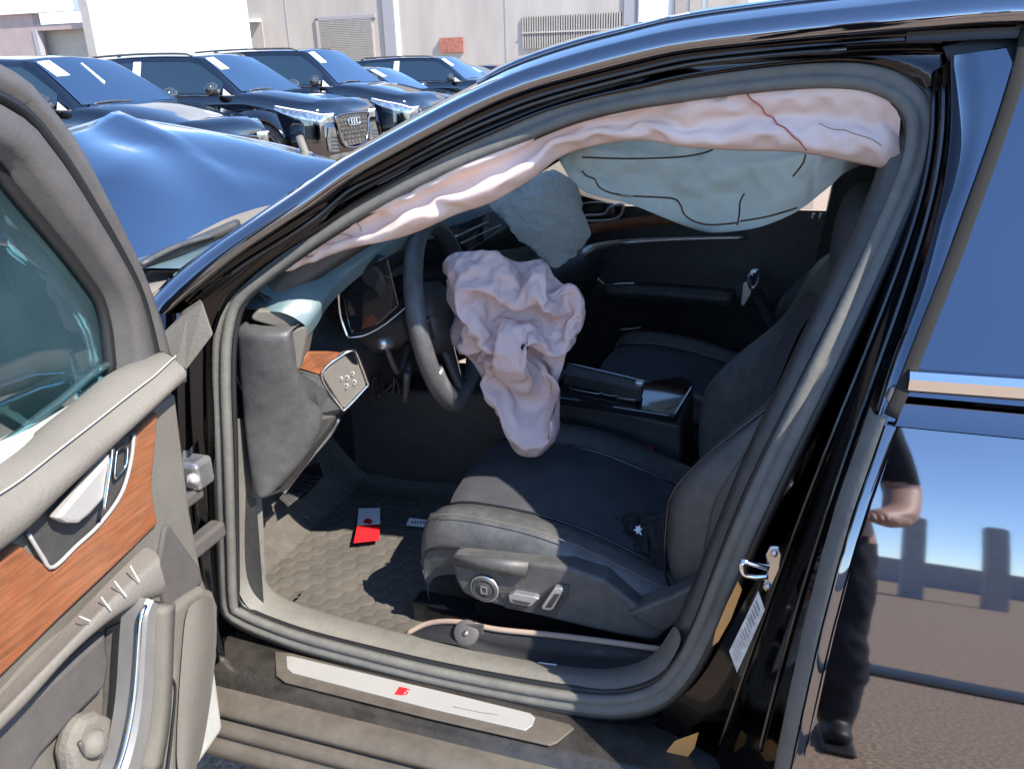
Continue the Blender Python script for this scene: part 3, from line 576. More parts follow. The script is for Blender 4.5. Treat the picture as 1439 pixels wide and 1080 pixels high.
# ---- seats
def make_seat(dx, dy, dark=False):
    O = Vector((dx, dy, 0)); yc = .565
    prof = [(-.250, -.13), (-.262, -.09), (-.268, -.045), (-.262, -.005), (-.238, .018), (-.205, .016), (-.175, -.002), (-.155, -.012), (-.08, -.004), (0, -.002), (.08, -.004), (.155, -.012), (.175, -.002), (.205, .016), (.238, .018), (.262, -.005), (.268, -.045), (.262, -.09), (.25, -.13)]
    st = [(.350, -.085, .96), (.349, -.055, .97), (.353, -.028, .98), (.366, -.006, .99), (.39, .006, 1), (.44, .012, 1), (.52, .010, 1), (.60, .002, 1), (.68, -.018, 1), (.76, -.046, 1), (.84, -.078, .99), (.92, -.09, .97)]
    rows = []
    for x, dz, s in st:
        rows.append([O + Vector((x + (.012*abs(u)/.26 if x < .40 else 0), yc+u*s, .545 + dz + (v if v > -.06 else v*.9))) for u, v in prof])
    cu = grid('driver_seat', rows, M['leather'], CAR, sub=1)
    ins = [[p+Vector((0, 0, .004)) for p in r[7:12]] for r in rows[3:]]
    grid('seat_insert', ins, M['alcantara'], cu, sub=1)
    for k, s in ((7, -1), (11, 1)):
        tube('seat_piping', [r[k]+Vector((0, s*.004, .005)) for r in rows[3:]], .003, M['gloss_black'], cu, n=40, seg=6)
    for k in (2,):
        tube('side_seam', [r[k]+Vector((0, -.002, .0)) for r in rows[1:]], .0026, M['gloss_black'], cu, n=40, seg=6)
    tube('stitching', [r[4]+Vector((0, -.016, .0015)) for r in rows[3:]], .0011, M['stitch'], cu, n=60, seg=4)
    grid('front_lip', [[p+Vector((-.002, 0, .002)) for p in r[1:5]] for r in rows[:5]], M['leather'], cu)
    bk = [(.44, .925, .24, .05), (.50, .93, .262, .095), (.56, .94, .272, .112), (.62, .95, .276, .122), (.675, .958, .276, .126), (.715, .965, .274, .113), (.77, .975, .268, .077), (.82, .985, .26, .036), (.86, 1.0, .25, .01), (.91, 1.012, .235, .0), (.96, 1.03, .215, 0), (1.0, 1.045, .19, 0), (1.03, 1.06, .14, -.02)]
    cs = [(-.86, -.13), (-1, -.09), (-1.03, -.03), (-1.0, .45), (-.93, .95), (-.84, 1.0), (-.74, .7), (-.64, .18), (-.5, 0), (-.25, -.02), (0, -.02)]
    cs = cs + [(-a, b) for a, b in cs[-2::-1]]
    rows = []
    for z, xc, hw, bf in bk:
        rows.append([O + Vector((xc - (b*bf if b > 0 else b), yc+a*hw, z)) for a, b in cs])
    br = grid('backrest', rows, M['leather'], cu, sub=1, closeu=True)
    grid('backrest_insert', [[p+Vector((-.004, 0, 0)) for p in r[8:13]] for r in rows[1:11]], M['alcantara'], cu, sub=1)
    tube('bolster_seam', [r[4]+Vector((-.001, -.004, .0)) for r in rows[:11]], .0024, M['gloss_black'], cu, n=50, seg=6)
    tube('bolster_stitching', [r[3]+Vector((0.006, -.003, .0)) for r in rows[:11]], .001, M['stitch'], cu, n=50, seg=4)
    hr = [(1.00, .07, .075), (1.02, .115, .105), (1.06, .135, .12), (1.12, .135, .125), (1.165, .12, .115), (1.19, .085, .08)]
    rows = [[O + Vector((1.122 + .10*(z-1.06) + c*math.copysign(abs(math.cos(a))**.6, math.cos(a))*.55, yc + s*math.copysign(abs(math.sin(a))**.6, math.sin(a)), z - .02)) for a in [2*math.pi*i/20 for i in range(20)]] for z, s, c in hr]
    grid('headrest', rows, M['alcantara'], cu, closeu=True, caps=True, sub=1)
    for s in (-1, 1): tube('headrest_post', [O+Vector((1.09, yc+s*.06, 1.04)), O+Vector((1.12, yc+s*.06, 1.13))], .006, M['chrome'], cu, n=4)
    return cu
SEAT = make_seat(0, 0)
SEAT2 = make_seat(.13, .76); SEAT2.name = 'passenger_seat'; SEAT2['label'] = 'empty black passenger seat'
YT = .272
trim = [(632, 783), (640, 779), (690, 784), (740, 790), (800, 797), (850, 815), (890, 846), (925, 876), (938, 886), (920, 902), (870, 893), (790, 874), (720, 857), (668, 843), (650, 834), (641, 818)]
BT = poly('seat_side_trim', [A(x, y, y=YT) for x, y in trim], (0, .05, 0), M['plastic_grey'], SEAT, bev=.008, seg=3)
def yt(px, py, d=.0): return A(px, py, y=YT-.001-d)
kc = yt(682, 825)
lathe('lumbar_knob', [(0, .008), (.016, .009), (.0185, .007), (.0195, .009), (.024, .009), (.026, .004), (.027, -.004)], kc, (0, -1, .0), M['plastic'], SEAT, n=28)
lathe('knob_ring', [(.0255, .006), (.027, .007), (.0285, .003)], kc, (0, -1, 0), M['satin'], SEAT, n=28)
for dx, dz, sx, sz in ((-.005, 0, .002, .018), (.006, 0, .002, .018), (0, .007, .012, .002), (0, -.007, .012, .002)):
    box('knob_mark', kc+Vector((dx, -.009, dz)), (sx, .002, sz), M['satin'], SEAT, bev=0)
s1 = [(714, 836), (722, 833), (750, 838), (757, 841), (748, 850), (744, 852), (722, 848), (716, 846)]
poly('seat_switch', [yt(x, y, .012) for x, y in s1], (0, .014, 0), M['satin'], SEAT, bev=.002)
poly('switch_inlay', [yt(x, y, .0135) for x, y in [(719, 842), (746, 847), (742, 850), (722, 846)]], (0, .003, 0), M['plastic'], SEAT, bev=0)
s2 = [(779, 825), (789, 826), (792, 830), (778, 856), (773, 858), (762, 856), (761, 852)]
poly('seat_switch', [yt(x, y, .012) for x, y in s2], (0, .014, 0), M['satin'], SEAT, bev=.002)
poly('switch_inlay', [yt(x, y, .0135) for x, y in [(779, 834), (786, 835), (774, 854), (766, 853)]], (0, .003, 0), M['plastic'], SEAT, bev=0)
poly('trim_recess', [yt(x, y, .002) for x, y in [(700, 830), (760, 836), (782, 820), (800, 822), (798, 836), (780, 864), (762, 864), (710, 854)]], (0, .003, 0), M['plastic'], SEAT, bev=.001)
# lower front nose of the trim
grid('trim_nose', [[A(x, y, y=d) for x, y in r] for r, d in (([(640, 779), (690, 783), (742, 790)], .262), ([(636, 786), (688, 796), (740, 802)], .255), ([(640, 795), (686, 806), (738, 812)], .262))], M['plastic_grey'], BT, thick=.01)
poly('recliner_cover', [A(x, y, y=.262) for x, y in [(880, 862), (940, 838), (985, 818), (990, 835), (960, 870), (935, 888), (920, 886)]], (0, .04, 0), M['plastic_grey'], SEAT, bev=.006)
for s in (.33, .78):
    box('seat_rail', (.64, s, .335), (.62, .045, .05), M['gloss_black'], SEAT, bev=.006)
box('seat_base', (.66, .56, .40), (.44, .40, .09), M['plastic'], SEAT, bev=.01)

# ---- belt strap and anchor along the sill
bs = [(572, 890, .235), (600, 876, .25), (640, 873, .25), (700, 884, .245), (780, 892, .245), (860, 902, .245), (938, 913, .245)]
tube('strap_piping', [A(x, y, y=d) for x, y, d in bs], .0055, M['piping'], CAR, n=60, seg=8)
up = cr([A(x, y+1, y=d+.003) for x, y, d in bs], 40)
lo = cr([A(x, y, y=.215) for x, y in [(574, 893), (610, 900), (650, 908), (710, 928), (790, 945), (860, 950), (930, 932)]], 40)
STR = grid('belt_strap', [up, [(a*2+b)/3+Vector((0, -.010, 0)) for a, b in zip(up, lo)], [(a+b*2)/3+Vector((0, .008, 0)) for a, b in zip(up, lo)], lo], M['strap'], CAR, sub=1)
ac = A(655, 889, y=.232)
AN = lathe('belt_anchor', [(0, -.002), (.006, -.002), (.008, -.002), (.022, -.002), (.0245, 0), (.0245, .006)], ac, (-.1, .8, -.5), M['frame'], CAR, n=24)
lathe('anchor_bolt', [(0, -.006), (.005, -.006), (.006, -.002)], ac, (0, .8, -.5), M['steel'], AN, n=6)
poly('anchor_tab', [A(x, y, y=.238) for x, y in [(642, 876), (680, 877), (678, 896), (640, 900)]], (0, .004, 0), M['frame'], AN, bev=.002)
poly('strap_tag', [A(x, y, y=.208) for x, y in [(757, 930), (782, 933), (782, 936), (757, 933)]], (0, .001, 0), M['white'], STR, bev=0)

# ---- centre console
ZC = .655
def cz(px, py, z=ZC): return A(px, py, z=z)
CON = poly('centre_console', [Vector(p) for p in [(-.1, .845, .58), (.30, .845, .60), (.60, .845, .60), (.79, .845, .575), (.80, .845, .30), (-.1, .845, .30)]], (0, .235, 0), M['plastic'], CAR, bev=.012, seg=3)
top = [(772, 556), (800, 513), (905, 536), (958, 528), (975, 540), (948, 584), (940, 582)]
poly('console_top', [A(x, y, z=.625 + .0003*(950-x)*.25) for x, y in top], (0, 0, -.02), M['gloss_black'], CON, bev=.004)
sweep('console_chrome', [A(x, y, y=.838) for x, y in [(742, 556), (780, 563), (840, 573), (900, 582), (944, 586), (949, 580)]], circ(.0045, 6), M['alu'], CON, n=30)
SL_ = poly('shifter_rail', [A(x, y, z=.665) for x, y in [(798, 509), (905, 534), (901, 548), (792, 524)]], (0, 0, -.03), M['plastic'], CON, bev=.003)
tube('rail_trim', [A(x, y, z=.668) for x, y in [(797, 510), (850, 522), (904, 535)]], .0022, M['satin'], CON, n=10, seg=6)
box('console_button', A(899, 538, z=.668), (.02, .02, .012), M['satin'], CON, bev=.003)
for q in ([(806, 540), (838, 546), (842, 553), (804, 546)], [(845, 546), (864, 549), (866, 556), (846, 553)], [(868, 551), (892, 555), (893, 561), (870, 558)]):
    tube('touch_key', [A(x, y, z=.6395) for x, y in q], .0013, M['satin'], CON, closed=True, n=28, seg=4)
poly('touch_panel', [A(x, y, z=.636) for x, y in [(866, 548), (895, 553), (894, 563), (866, 559)]], (0, 0, -.004), M['plastic_grey'], CON, bev=.001)
box('buckle_stalk', A(908, 640, y=.832), (.03, .022, .05), M['plastic'], CAR, bev=.005)
box('buckle_release', A(909, 632, y=.828), (.034, .014, .016), M['red'], CAR, bev=.002)

# ---- far door and pillar
FD = grid('far_door', [[Vector((x, 1.74 - .05*math.exp(-((z-.66)/.07)**2)*(1 if x < 1.05 else .3) + (.02 if z > .9 else 0), z)) for x in (.22, .35, .5, .65, .8, .95, 1.08, 1.3, 1.7, 2.3)] for z in (.28, .36, .44, .52, .58, .62, .66, .70, .74, .80, .86, .91, .93)], M['plastic'], CAR, sub=1)
sweep('far_trim_bar', [A(x, y, y=d) for x, y, d in [(818, 362, 1.56), (838, 351, 1.62), (880, 343, 1.68), (940, 338, 1.69), (1000, 335, 1.69), (1046, 334, 1.69)]], lambda t: [(-.020*(1-t)**1.5-.005, -.004), (-.020*(1-t)**1.5-.005, .004), (.006, .004), (.006, -.004)], M['satin'], FD, hint=(0, -1, .1), n=30)
tube('far_trim_edge', [A(x, y, y=1.64) for x, y in [(817, 364), (826, 376), (840, 391), (852, 401)]], .003, M['satin'], FD, n=10, seg=6)
sweep('far_armrest', [A(x, y, y=1.64) for x, y in [(850, 408), (900, 410), (960, 414), (1030, 420)]], [(-.02, -.05), (-.02, .03), (.016, .03), (.02, -.05)], M['leather'], FD, hint=(0, -1, 0), n=20)
tube('far_handle', [A(x, y, y=1.64) for x, y in [(854, 401), (866, 399), (884, 398), (892, 399)]], .0045, M['chrome'], FD, n=12, seg=6)
tube('far_pull', [A(x, y, y=1.66) for x, y in [(872, 463), (886, 462), (901, 460)]], .004, M['satin'], FD, n=8, seg=6)
grid('far_window', [[Vector((x, 1.78 - (z-.93)*.55, z)) for x in (.2, .6, 1.05)] for z in (.93, 1.15, 1.34)], M['wsglass'], FD)
grid('far_rear_window', [[Vector((x, 1.78 - (z-.93)*.55, z)) for x in (1.3, 1.7, 2.2)] for z in (.93, 1.15, 1.34)], M['rearglass'], FD)
sweep('far_centre_pillar', [Vector((1.16, 1.72, .3)), Vector((1.17, 1.72, .7)), Vector((1.19, 1.70, .95)), Vector((1.21, 1.58, 1.2)), Vector((1.22, 1.48, 1.36))], [(-.10, -.06), (-.10, .04), (.10, .04), (.10, -.06)], M['plastic'], CAR, hint=(0, -1, 0), n=20)
for x in (1141, 1151): tube('pillar_clip', [A(x+3, 300, y=1.58), A(x, 308, y=1.58)], .004, M['satin'], CAR, n=4, seg=6)
SB = grid('seat_belt', [[A(x, y, y=d)+Vector((o, 0, 0)) for o in (0, .035)] for x, y, d in [(1053, 405, 1.50), (1064, 430, 1.48), (1074, 452, 1.45), (1090, 480, 1.40)]], M['belt'], CAR, thick=.002)
poly('belt_tongue', [A(x, y, y=1.49) for x, y in [(1044, 398), (1054, 394), (1056, 412), (1045, 430), (1041, 428)]], (0, .006, 0), M['satin'], SB, bev=.002)
tube('tongue_loop', [A(x, y, y=1.49) for x, y in [(1054, 402), (1052, 390), (1057, 382), (1064, 381), (1067, 388), (1063, 400), (1057, 405)]], .006, M['chrome'], SB, closed=True, n=30, seg=6)
lathe('tongue_button', [(0, .008), (.01, .005), (.012, 0)], A(1059, 387, y=1.48), (0, -1, .2), M['chrome'], SB, n=10)

# ---- pedals, kick panel
for nm, q, zz in (('brake_pedal', [(404, 640), (430, 628), (440, 648), (414, 662)], .50), ('foot_rest', [(392, 700), (420, 664), (450, 648), (456, 668), (428, 696), (405, 712)], .42)):
    pp = [A(x, y, z=zz) for x, y in q]
    pd = poly(nm, pp, (-.01, .01, -.012), M['rub_black'], CAR, bev=.003)
    c = sum(pp, Vector())/len(pp)
    for i in range(7):
        for dv, (a, b, e, f) in enumerate(((0, 1, len(pp)-1, len(pp)//2), (0, len(pp)-1, 1, len(pp)//2))):
            t = (i+.5)/7; p, q2 = pp[a].lerp(pp[b], t), pp[e].lerp(pp[f], t)
            tube('pedal_rib', [p+Vector((.002, -.002, .002)), q2+Vector((.002, -.002, .002))], .0014, M['plastic_grey'], pd, n=2, seg=4)
tube('pedal_arm', [Vector((-.1, .5, .52)), Vector((-.16, .5, .66)), Vector((-.2, .5, .8))], .012, M['plastic'], CAR, n=6)
for px, py, r in ((575, 512, .02), (566, 540, .016), (600, 590, .02)):
    pass
grid('kick_panel', [[Vector((x, .155+.02*k, z)) for x in (-.3, -.15, 0, .08)] for k, z in enumerate((.30, .45, .62))], M['plastic'], CAR)
# wiring under the column
for i in range(7):
    p = [A(505+i*10+random.uniform(-8, 8), 520+random.uniform(0, 40), y=.5+random.uniform(-.03, .06)) for _ in range(4)]
    tube('loose_wire', sorted(p, key=lambda v: v.x), .0035, M['rub_black'], CAR, n=16, seg=5)
# ------------------------------------------------------------------ the open front door
D0 = Vector((.045, -.035, 0)); DU = Vector((.09, -.996, 0)).normalized(); DN = Vector((-DU.y, DU.x, 0))   # along the door, and its inner normal
def DL(u, w, z): return D0 + DU*u + DN*w + Vector((0, 0, z))
def AD(px, py, w):
    o, d = ray(px, py); t = ((D0 + DN*w) - o).dot(DN)/d.dot(DN); return o + d*t
def duz(p): q = p-D0; return q.dot(DU), p.z
DOOR = link('front_door', bpy.data.meshes.new('front_door'), M['paint'], CAR)
# core slab and outer skin
core = [(0.02, .30), (.0, .55), (.0, .93), (.05, .955), (.4, .965), (.8, .975), (1.10, .985), (1.13, .8), (1.12, .5), (1.08, .30), (.6, .265)]
P = [DL(u, .0, z) for u, z in core]; n_ = len(P)
V = P + [p + DN*.085 for p in P]
F = [tuple(range(n_)), tuple(range(2*n_-1, n_-1, -1))] + [(i, (i+1) % n_, n_+(i+1) % n_, n_+i) for i in range(n_)]
DOOR.data = mk('tmp', V, F, M['paint_dusty'], None, smooth=False).data; bpy.data.objects.remove(bpy.data.objects['tmp']); mods(DOOR, bev=.012, seg=3)
grid('door_skin', [[DL(u, -.002 - .09*math.sin(math.pi*min(1, max(0, (z-.2)/.85)))**.8*.7, z) for z in (.27, .35, .5, .65, .8, .9, .96)] for u in (.0, .05, .3, .6, .9, 1.12)], M['paint'], DOOR, sub=1)
# window frame: outside edge and glass edge, continued beyond the picture to the back of the door
fo = [AD(x, y, .045) for x, y in [(226, 512), (222, 495), (205, 440), (173, 360), (127, 267), (83, 187), (30, 123), (0, 93)]]
fi = [AD(x, y, .045) for x, y in [(158, 530), (157, 508), (146, 432), (112, 378), (72, 328), (38, 288), (12, 256), (-8, 232)]]
u0, z0 = duz(fo[-1]); u1, z1 = duz(fi[-1])
fo += [DL(u0+.12, .045, z0+.045), DL(u0+.3, .045, z0+.075), DL(u0+.45, .045, z0+.06), DL(1.06, .045, z0-.02), DL(1.13, .045, 1.2), DL(1.13, .045, .98)]
fi += [DL(u1+.12, .045, z1+.045), DL(u1+.3, .045, z1+.07), DL(u1+.42, .045, z1+.05), DL(.97, .045, z1-.03), DL(1.04, .045, 1.15), DL(1.05, .045, .98)]
a_, b_ = cr(fo, 70), cr(fi, 70)
prof = [(0, -.045), (0, .0), (.10, .030), (.28, .036), (.36, .022), (.44, .020), (.50, .034), (.78, .036), (.88, .026), (.94, -.004), (1, -.01), (1, -.045)]
grid('window_frame', [[p.lerp(q, f) + DN*w_ for p, q in zip(a_, b_)] for f, w_ in prof], M['frame'], DOOR)
tube('frame_seal', [p.lerp(q, .40) + DN*.027 for p, q in zip(a_, b_)], .0075, M['rub_black'], DOOR, n=100, seg=6)
tube('glass_seal', [q + DN*-.004 for q in b_[:60]], .009, M['rub_black'], DOOR, n=100, seg=6)
# glass
cg = [q - DN*.012 for q in b_]
ub = [duz(q)[0] for q in cg]
low = [DL(max(.12, u_), .033, .955) for u_ in ub]
grid('door_glass', [cg, [(a*2+b)/3 for a, b in zip(cg, low)], [(a+b*2)/3 for a, b in zip(cg, low)], low], M['glass'], DOOR, thick=.004)
# waist pad
gl = [(213, 502), (185, 507), (142, 526), (100, 562), (50, 600), (0, 636)]
top = [(251, 511), (235, 528), (215, 548), (150, 600), (80, 655), (0, 716)]
bot = [(252, 541), (240, 549), (226, 562), (155, 629), (67, 713), (0, 775)]
r0 = [AD(x, y, .05) for x, y in gl]; r1 = [AD(x, y, .13) for x, y in top]; r2 = [AD(x, y, .125) for x, y in bot]
def extend(r):   # continue a row along the door past the picture
    p = r[-1]; u_, z_ = duz(p); w_ = (p-D0).dot(DN); return r + [DL(u_+.25, w_, z_+.005), DL(u_+.5, w_, z_+.008), DL(1.1, w_, z_+.01)]
r0, r1, r2 = [cr(extend(r), 40) for r in (r0, r1, r2)]
ra = [a.lerp(b, .35) + Vector((0, 0, .014)) for a, b in zip(r0, r1)]; rb = [a.lerp(b, .75) + Vector((0, 0, .013)) for a, b in zip(r0, r1)]
rc = [a.lerp(b, .25)+DN*.014 for a, b in zip(r1, r2)]; rd = [a.lerp(b, .8)+DN*.012 for a, b in zip(r1, r2)]
rows = [[p-Vector((0, 0, .02)) for p in r0], r0, ra, rb, r1, rc, rd, r2, [p-DN*.03 for p in r2]]
PAD = grid('waist_pad', rows, M['dusty_pale'], DOOR, sub=1, caps=False)
e = [r[0] for r in rows]; mk('pad_end', e + [sum(e, Vector())/len(e) - DU*.012], [(i, (i+1) % len(e), len(e)) for i in range(len(e))], M['dusty_pale'], PAD)
tube('pad_stitch', [a.lerp(b, .5)+DN*.004+Vector((0, 0, .005)) for a, b in zip(rb, r1)], .0012, M['cream'], PAD, n=120, seg=4)
tube('window_channel', [p+Vector((0, 0, .004))-DN*.008 for p in r0[2:]], .006, M['glass'], PAD, n=60, seg=6)
# trim panel in relief, piece by piece
def dp(name, pts, w_, th, m, par=None, bev=.005, **k): return poly(name, [AD(x, y, w_) for x, y in pts], -DN*th, m, par or DOOR, bev=bev, **k)
dp('trim_panel', [(247, 552), (258, 640), (268, 720), (285, 810), (300, 850), (306, 920), (292, 1010), (272, 1110), (-40, 1200), (-200, 1100), (-200, 960), (0, 780), (150, 640), (225, 566)], .097, .03, M['dusty'], bev=.006)
WD = dp('wood_inlay', [(223, 578), (219, 625), (214, 680), (217, 710), (223, 735), (160, 797), (80, 873), (0, 952), (-60, 1010), (-60, 845), (0, 787), (27, 763), (75, 802), (140, 737), (172, 690), (184, 645), (192, 608)], .106, .012, M['wood'], bev=.004)
dp('panel_corner', [(232, 742), (238, 736), (280, 795), (286, 818), (240, 855), (232, 850), (222, 800)], .104, .02, M['frame'], bev=.004)
HR = dp('handle_recess', [(38, 748), (62, 705), (100, 668), (150, 628), (190, 605), (186, 645), (172, 690), (140, 736), (80, 796), (72, 796)], .104, .004, M['plastic'], bev=.001)
tube('recess_rim', [AD(x, y, .108) for x, y in [(40, 750), (60, 782), (74, 797), (108, 766), (140, 736), (170, 694), (184, 648), (188, 610)]], .0028, M['alu'], HR, n=40, seg=6)
dp('inner_handle', [(80, 728), (112, 690), (148, 648), (156, 634), (160, 642), (152, 668), (148, 700), (128, 722), (112, 735), (96, 735)], .128, .016, M['alu'], bev=.005)
tube('handle_chrome', [AD(x, y, .131) for x, y in [(158, 630), (155, 655), (150, 690), (146, 715)]], .0028, M['chrome'], DOOR, n=20, seg=6)
tube('memory_key', [AD(x, y, .112) for x, y in [(163, 640), (166, 632), (178, 626), (179, 636), (176, 656), (164, 670), (161, 668)]], .0022, M['chrome'], DOOR, closed=True, n=40, seg=6)
# armrest
up_ = [AD(x, y, .118) for x, y in [(207, 766), (180, 790), (140, 830), (80, 893), (20, 955), (-60, 1040)]]
tp_ = [AD(x, y, .155) for x, y in [(222, 790), (196, 812), (150, 848), (92, 905), (30, 968), (-50, 1050)]]
lo_ = [AD(x, y, .15) for x, y in [(232, 843), (206, 850), (160, 873), (100, 922), (40, 990), (-40, 1070)]]
rows = [cr(r, 30) for r in (up_, tp_, lo_)]
rows = [rows[0], [a.lerp(b, .6)+DN*.012 for a, b in zip(rows[0], rows[1])], rows[1], [a.lerp(b, .5)+DN*.008 for a, b in zip(rows[1], rows[2])], rows[2], [p-DN*.05 for p in rows[2]]]
ARM = grid('armrest', rows, M['dusty_pale'], DOOR, sub=1)
for (x0, y0, x1, y1) in ((183, 794, 196, 817), (161, 816, 178, 838), (142, 838, 156, 857), (111, 865, 127, 872)):
    tube('seam_tick', [AD(x0, y0, .146), AD((x0+x1)/2, (y0+y1)/2, .158), AD(x1, y1, .162)], .0009, M['paper'], ARM, n=8, seg=4)
sweep('pull_handle', [AD(x, y, .168) for x, y in [(214, 846), (208, 862), (205, 905), (203, 960), (198, 1010), (188, 1060), (172, 1110)]], lambda t: [(-.010-.008*t, -.03), (-.011-.008*t, .004), (-.007-.006*t, .007), (.006+.006*t, .005), (.011+.008*t, -.002), (.012+.008*t, -.03)], M['pull'], DOOR, hint=lambda p: DN, n=40, sharp=25)
tube('pull_handle_edge', [AD(x, y, .174) for x, y in [(205, 850), (198, 866), (195, 905), (191, 960), (184, 1010), (172, 1060), (154, 1110)]], .0032, M['chrome'], DOOR, n=40, seg=6)
sweep('pull_handle_back', [AD(x, y, .125) for x, y in [(228, 850), (226, 900), (224, 960), (220, 1020), (210, 1080)]], [(-.014, -.03), (-.014, .012), (.014, .012), (.014, -.03)], M['dusty'], DOOR, hint=lambda p: DN, n=24)
dp('pull_pocket', [(150, 884), (196, 862), (193, 900), (188, 960), (178, 1010), (166, 1060), (145, 1055), (148, 960)], .101, .003, M['leather'], bev=0)
dp('map_pocket', [(-60, 1090), (30, 995), (100, 930), (150, 885), (156, 930), (150, 965), (110, 1005), (60, 1060), (20, 1130), (-60, 1160)], .118, .02, M['frame'], bev=.008)
# reflector boss at the bottom
BS = dp('pocket_boss', [(100, 1060), (108, 1030), (120, 1008), (142, 1000), (160, 1008), (166, 1030), (164, 1070), (150, 1110), (110, 1110)], .135, .03, M['dusty_pale'], bev=.01)
lathe('boss_knob', [(0, .016), (.012, .014), (.017, .006), (.017, -.01)], AD(130, 1044, .137), DN + Vector((0, 0, .3)), M['dusty_pale'], DOOR, n=16)
tube('boss_ring', [AD(x, y, .138) for x, y in [(112, 1042), (122, 1060), (140, 1062), (150, 1046)]], .003, M['frame'], DOOR, n=16, seg=6)
# speaker panel towards the hinge
sp0 = [(240, 858), (262, 840), (287, 824), (302, 830), (309, 850), (308, 900), (302, 960), (290, 1020), (276, 1090), (236, 1100), (238, 1000), (242, 940), (238, 905)]
SPK = dp('speaker_panel', sp0, .116, .03, M['dusty'], bev=.012, seg=4)
grid('speaker_bulge', [[AD(x, y, w_) for x, y in r] for r, w_ in (([(300, 836), (306, 870), (303, 930), (294, 1000), (280, 1080)], .112), ([(286, 838), (286, 880), (280, 930), (272, 1000), (262, 1090)], .137), ([(262, 850), (258, 890), (254, 940), (250, 1000), (246, 1090)], .12))], M['dusty'], SPK, sub=2)
tube('panel_gap', [AD(x, y, .1165) for x, y in [(236, 950), (243, 955), (246, 970), (243, 1010), (238, 1060), (233, 1100)]], .0024, M['rub_black'], DOOR, n=30, seg=6)
# mirror outside, seen through the glass
MR = DL(.10, -.11, 1.0)
M['leafmat'] = mat('leafmat', (.08, .05, .03), rough=.9)
# ------------------------------------------------------------------ airbags
def cloth_fold(p, s, amp, seed): 
    a = 1-abs(noise.noise(Vector(p)*s + Vector((seed, 0, 0)))*2); b = 1-abs(noise.noise(Vector(p)*s*2.1 + Vector((seed+7, 3, 0)))*2)
    return amp*(a*.65 + b*.35 - .5)
def relax(P, pin, fu, fv, iters, nrm, amp, seed, bend=.25, grav=0.0, floor=None, keep=0.0):
    """slack cloth settling between its pinned edges: links longer than the gap buckle into folds"""
    rs = np.random.RandomState(seed); nu, nv, _ = P.shape; nrm = np.array(nrm, float); nrm /= np.linalg.norm(nrm)
    def ln(d): return np.linalg.norm(d, axis=-1)
    L = {(1, 0): ln(P[1:]-P[:-1])*fu, (0, 1): ln(P[:, 1:]-P[:, :-1])*fv, (1, 1): ln(P[1:, 1:]-P[:-1, :-1])*math.sqrt((fu*fu+fv*fv)/2), (1, -1): ln(P[1:, :-1]-P[:-1, 1:])*math.sqrt((fu*fu+fv*fv)/2)}
    L2u, L2v = L[(1, 0)][1:]+L[(1, 0)][:-1], L[(0, 1)][:, 1:]+L[(0, 1)][:, :-1]
    w = np.where(pin, 0.0, 1.0)[..., None]; base = P.copy()
    n0 = rs.randn(nu, nv)
    for _ in range(2): n0 = (n0 + np.roll(n0, 1, 0) + np.roll(n0, -1, 0) + np.roll(n0, 1, 1) + np.roll(n0, -1, 1))/5
    P = P + nrm*(n0*amp)[..., None]*w
    def solve(a, b, wa, wb, rest, k, only_push=False):
        d = b-a; l = np.maximum(ln(d), 1e-9); c = (l-rest)/l*k
        if only_push: c = np.minimum(c, 0)
        s = (wa+wb)[..., 0]; c = np.where(s > 0, c/np.maximum(s, 1e-9), 0)[..., None]; return d*c*wa, -d*c*wb
    for it in range(iters):
        for par in (0, 1):
            a, b = P[par:-1:2], P[par+1::2]; da, db = solve(a, b, w[par:-1:2], w[par+1::2], L[(1, 0)][par::2], .9); a += da; b += db
            a, b = P[:, par:-1:2], P[:, par+1::2]; da, db = solve(a, b, w[:, par:-1:2], w[:, par+1::2], L[(0, 1)][:, par::2], .9); a += da; b += db
            a, b = P[par:-1:2, :-1], P[par+1::2, 1:]; da, db = solve(a, b, w[par:-1:2, :-1], w[par+1::2, 1:], L[(1, 1)][par::2], .25); a += da; b += db
            a, b = P[par:-1:2, 1:], P[par+1::2, :-1]; da, db = solve(a, b, w[par:-1:2, 1:], w[par+1::2, :-1], L[(1, -1)][par::2], .25); a += da; b += db
        if bend:
            a, b = P[:-2], P[2:]; da, db = solve(a.copy(), b.copy(), w[:-2], w[2:], L2u*.86, bend, True); P[:-2] += da*.5; P[2:] += db*.5
            a, b = P[:, :-2], P[:, 2:]; da, db = solve(a.copy(), b.copy(), w[:, :-2], w[:, 2:], L2v*.86, bend, True); P[:, :-2] += da*.5; P[:, 2:] += db*.5
        if grav: P[..., 2] -= grav*w[..., 0]
        if keep: P += (base-P)*keep*w
        if floor is not None:
            h = ((P-base)@nrm); P += nrm*(np.maximum(h, floor)-h)[..., None]*w
    return P
def upsample(P, k=2):
    nu, nv, _ = P.shape
    def up1(Q):
        n = Q.shape[0]; out = np.empty((2*n-1,)+Q.shape[1:]); out[::2] = Q
        e_ = np.concatenate([2*Q[:1]-Q[1:2], Q, 2*Q[-1:]-Q[-2:-1]]); out[1::2] = (-e_[:-3]+9*e_[1:-2]+9*e_[2:-1]-e_[3:])/16; return out
    for _ in range(k): P = up1(P); P = up1(P.transpose(1, 0, 2)).transpose(1, 0, 2)
    return P
def arr(rows): return np.array([[tuple(p) for p in r] for r in rows])
def vecs(P): return [[Vector(p) for p in r] for r in P.tolist()]
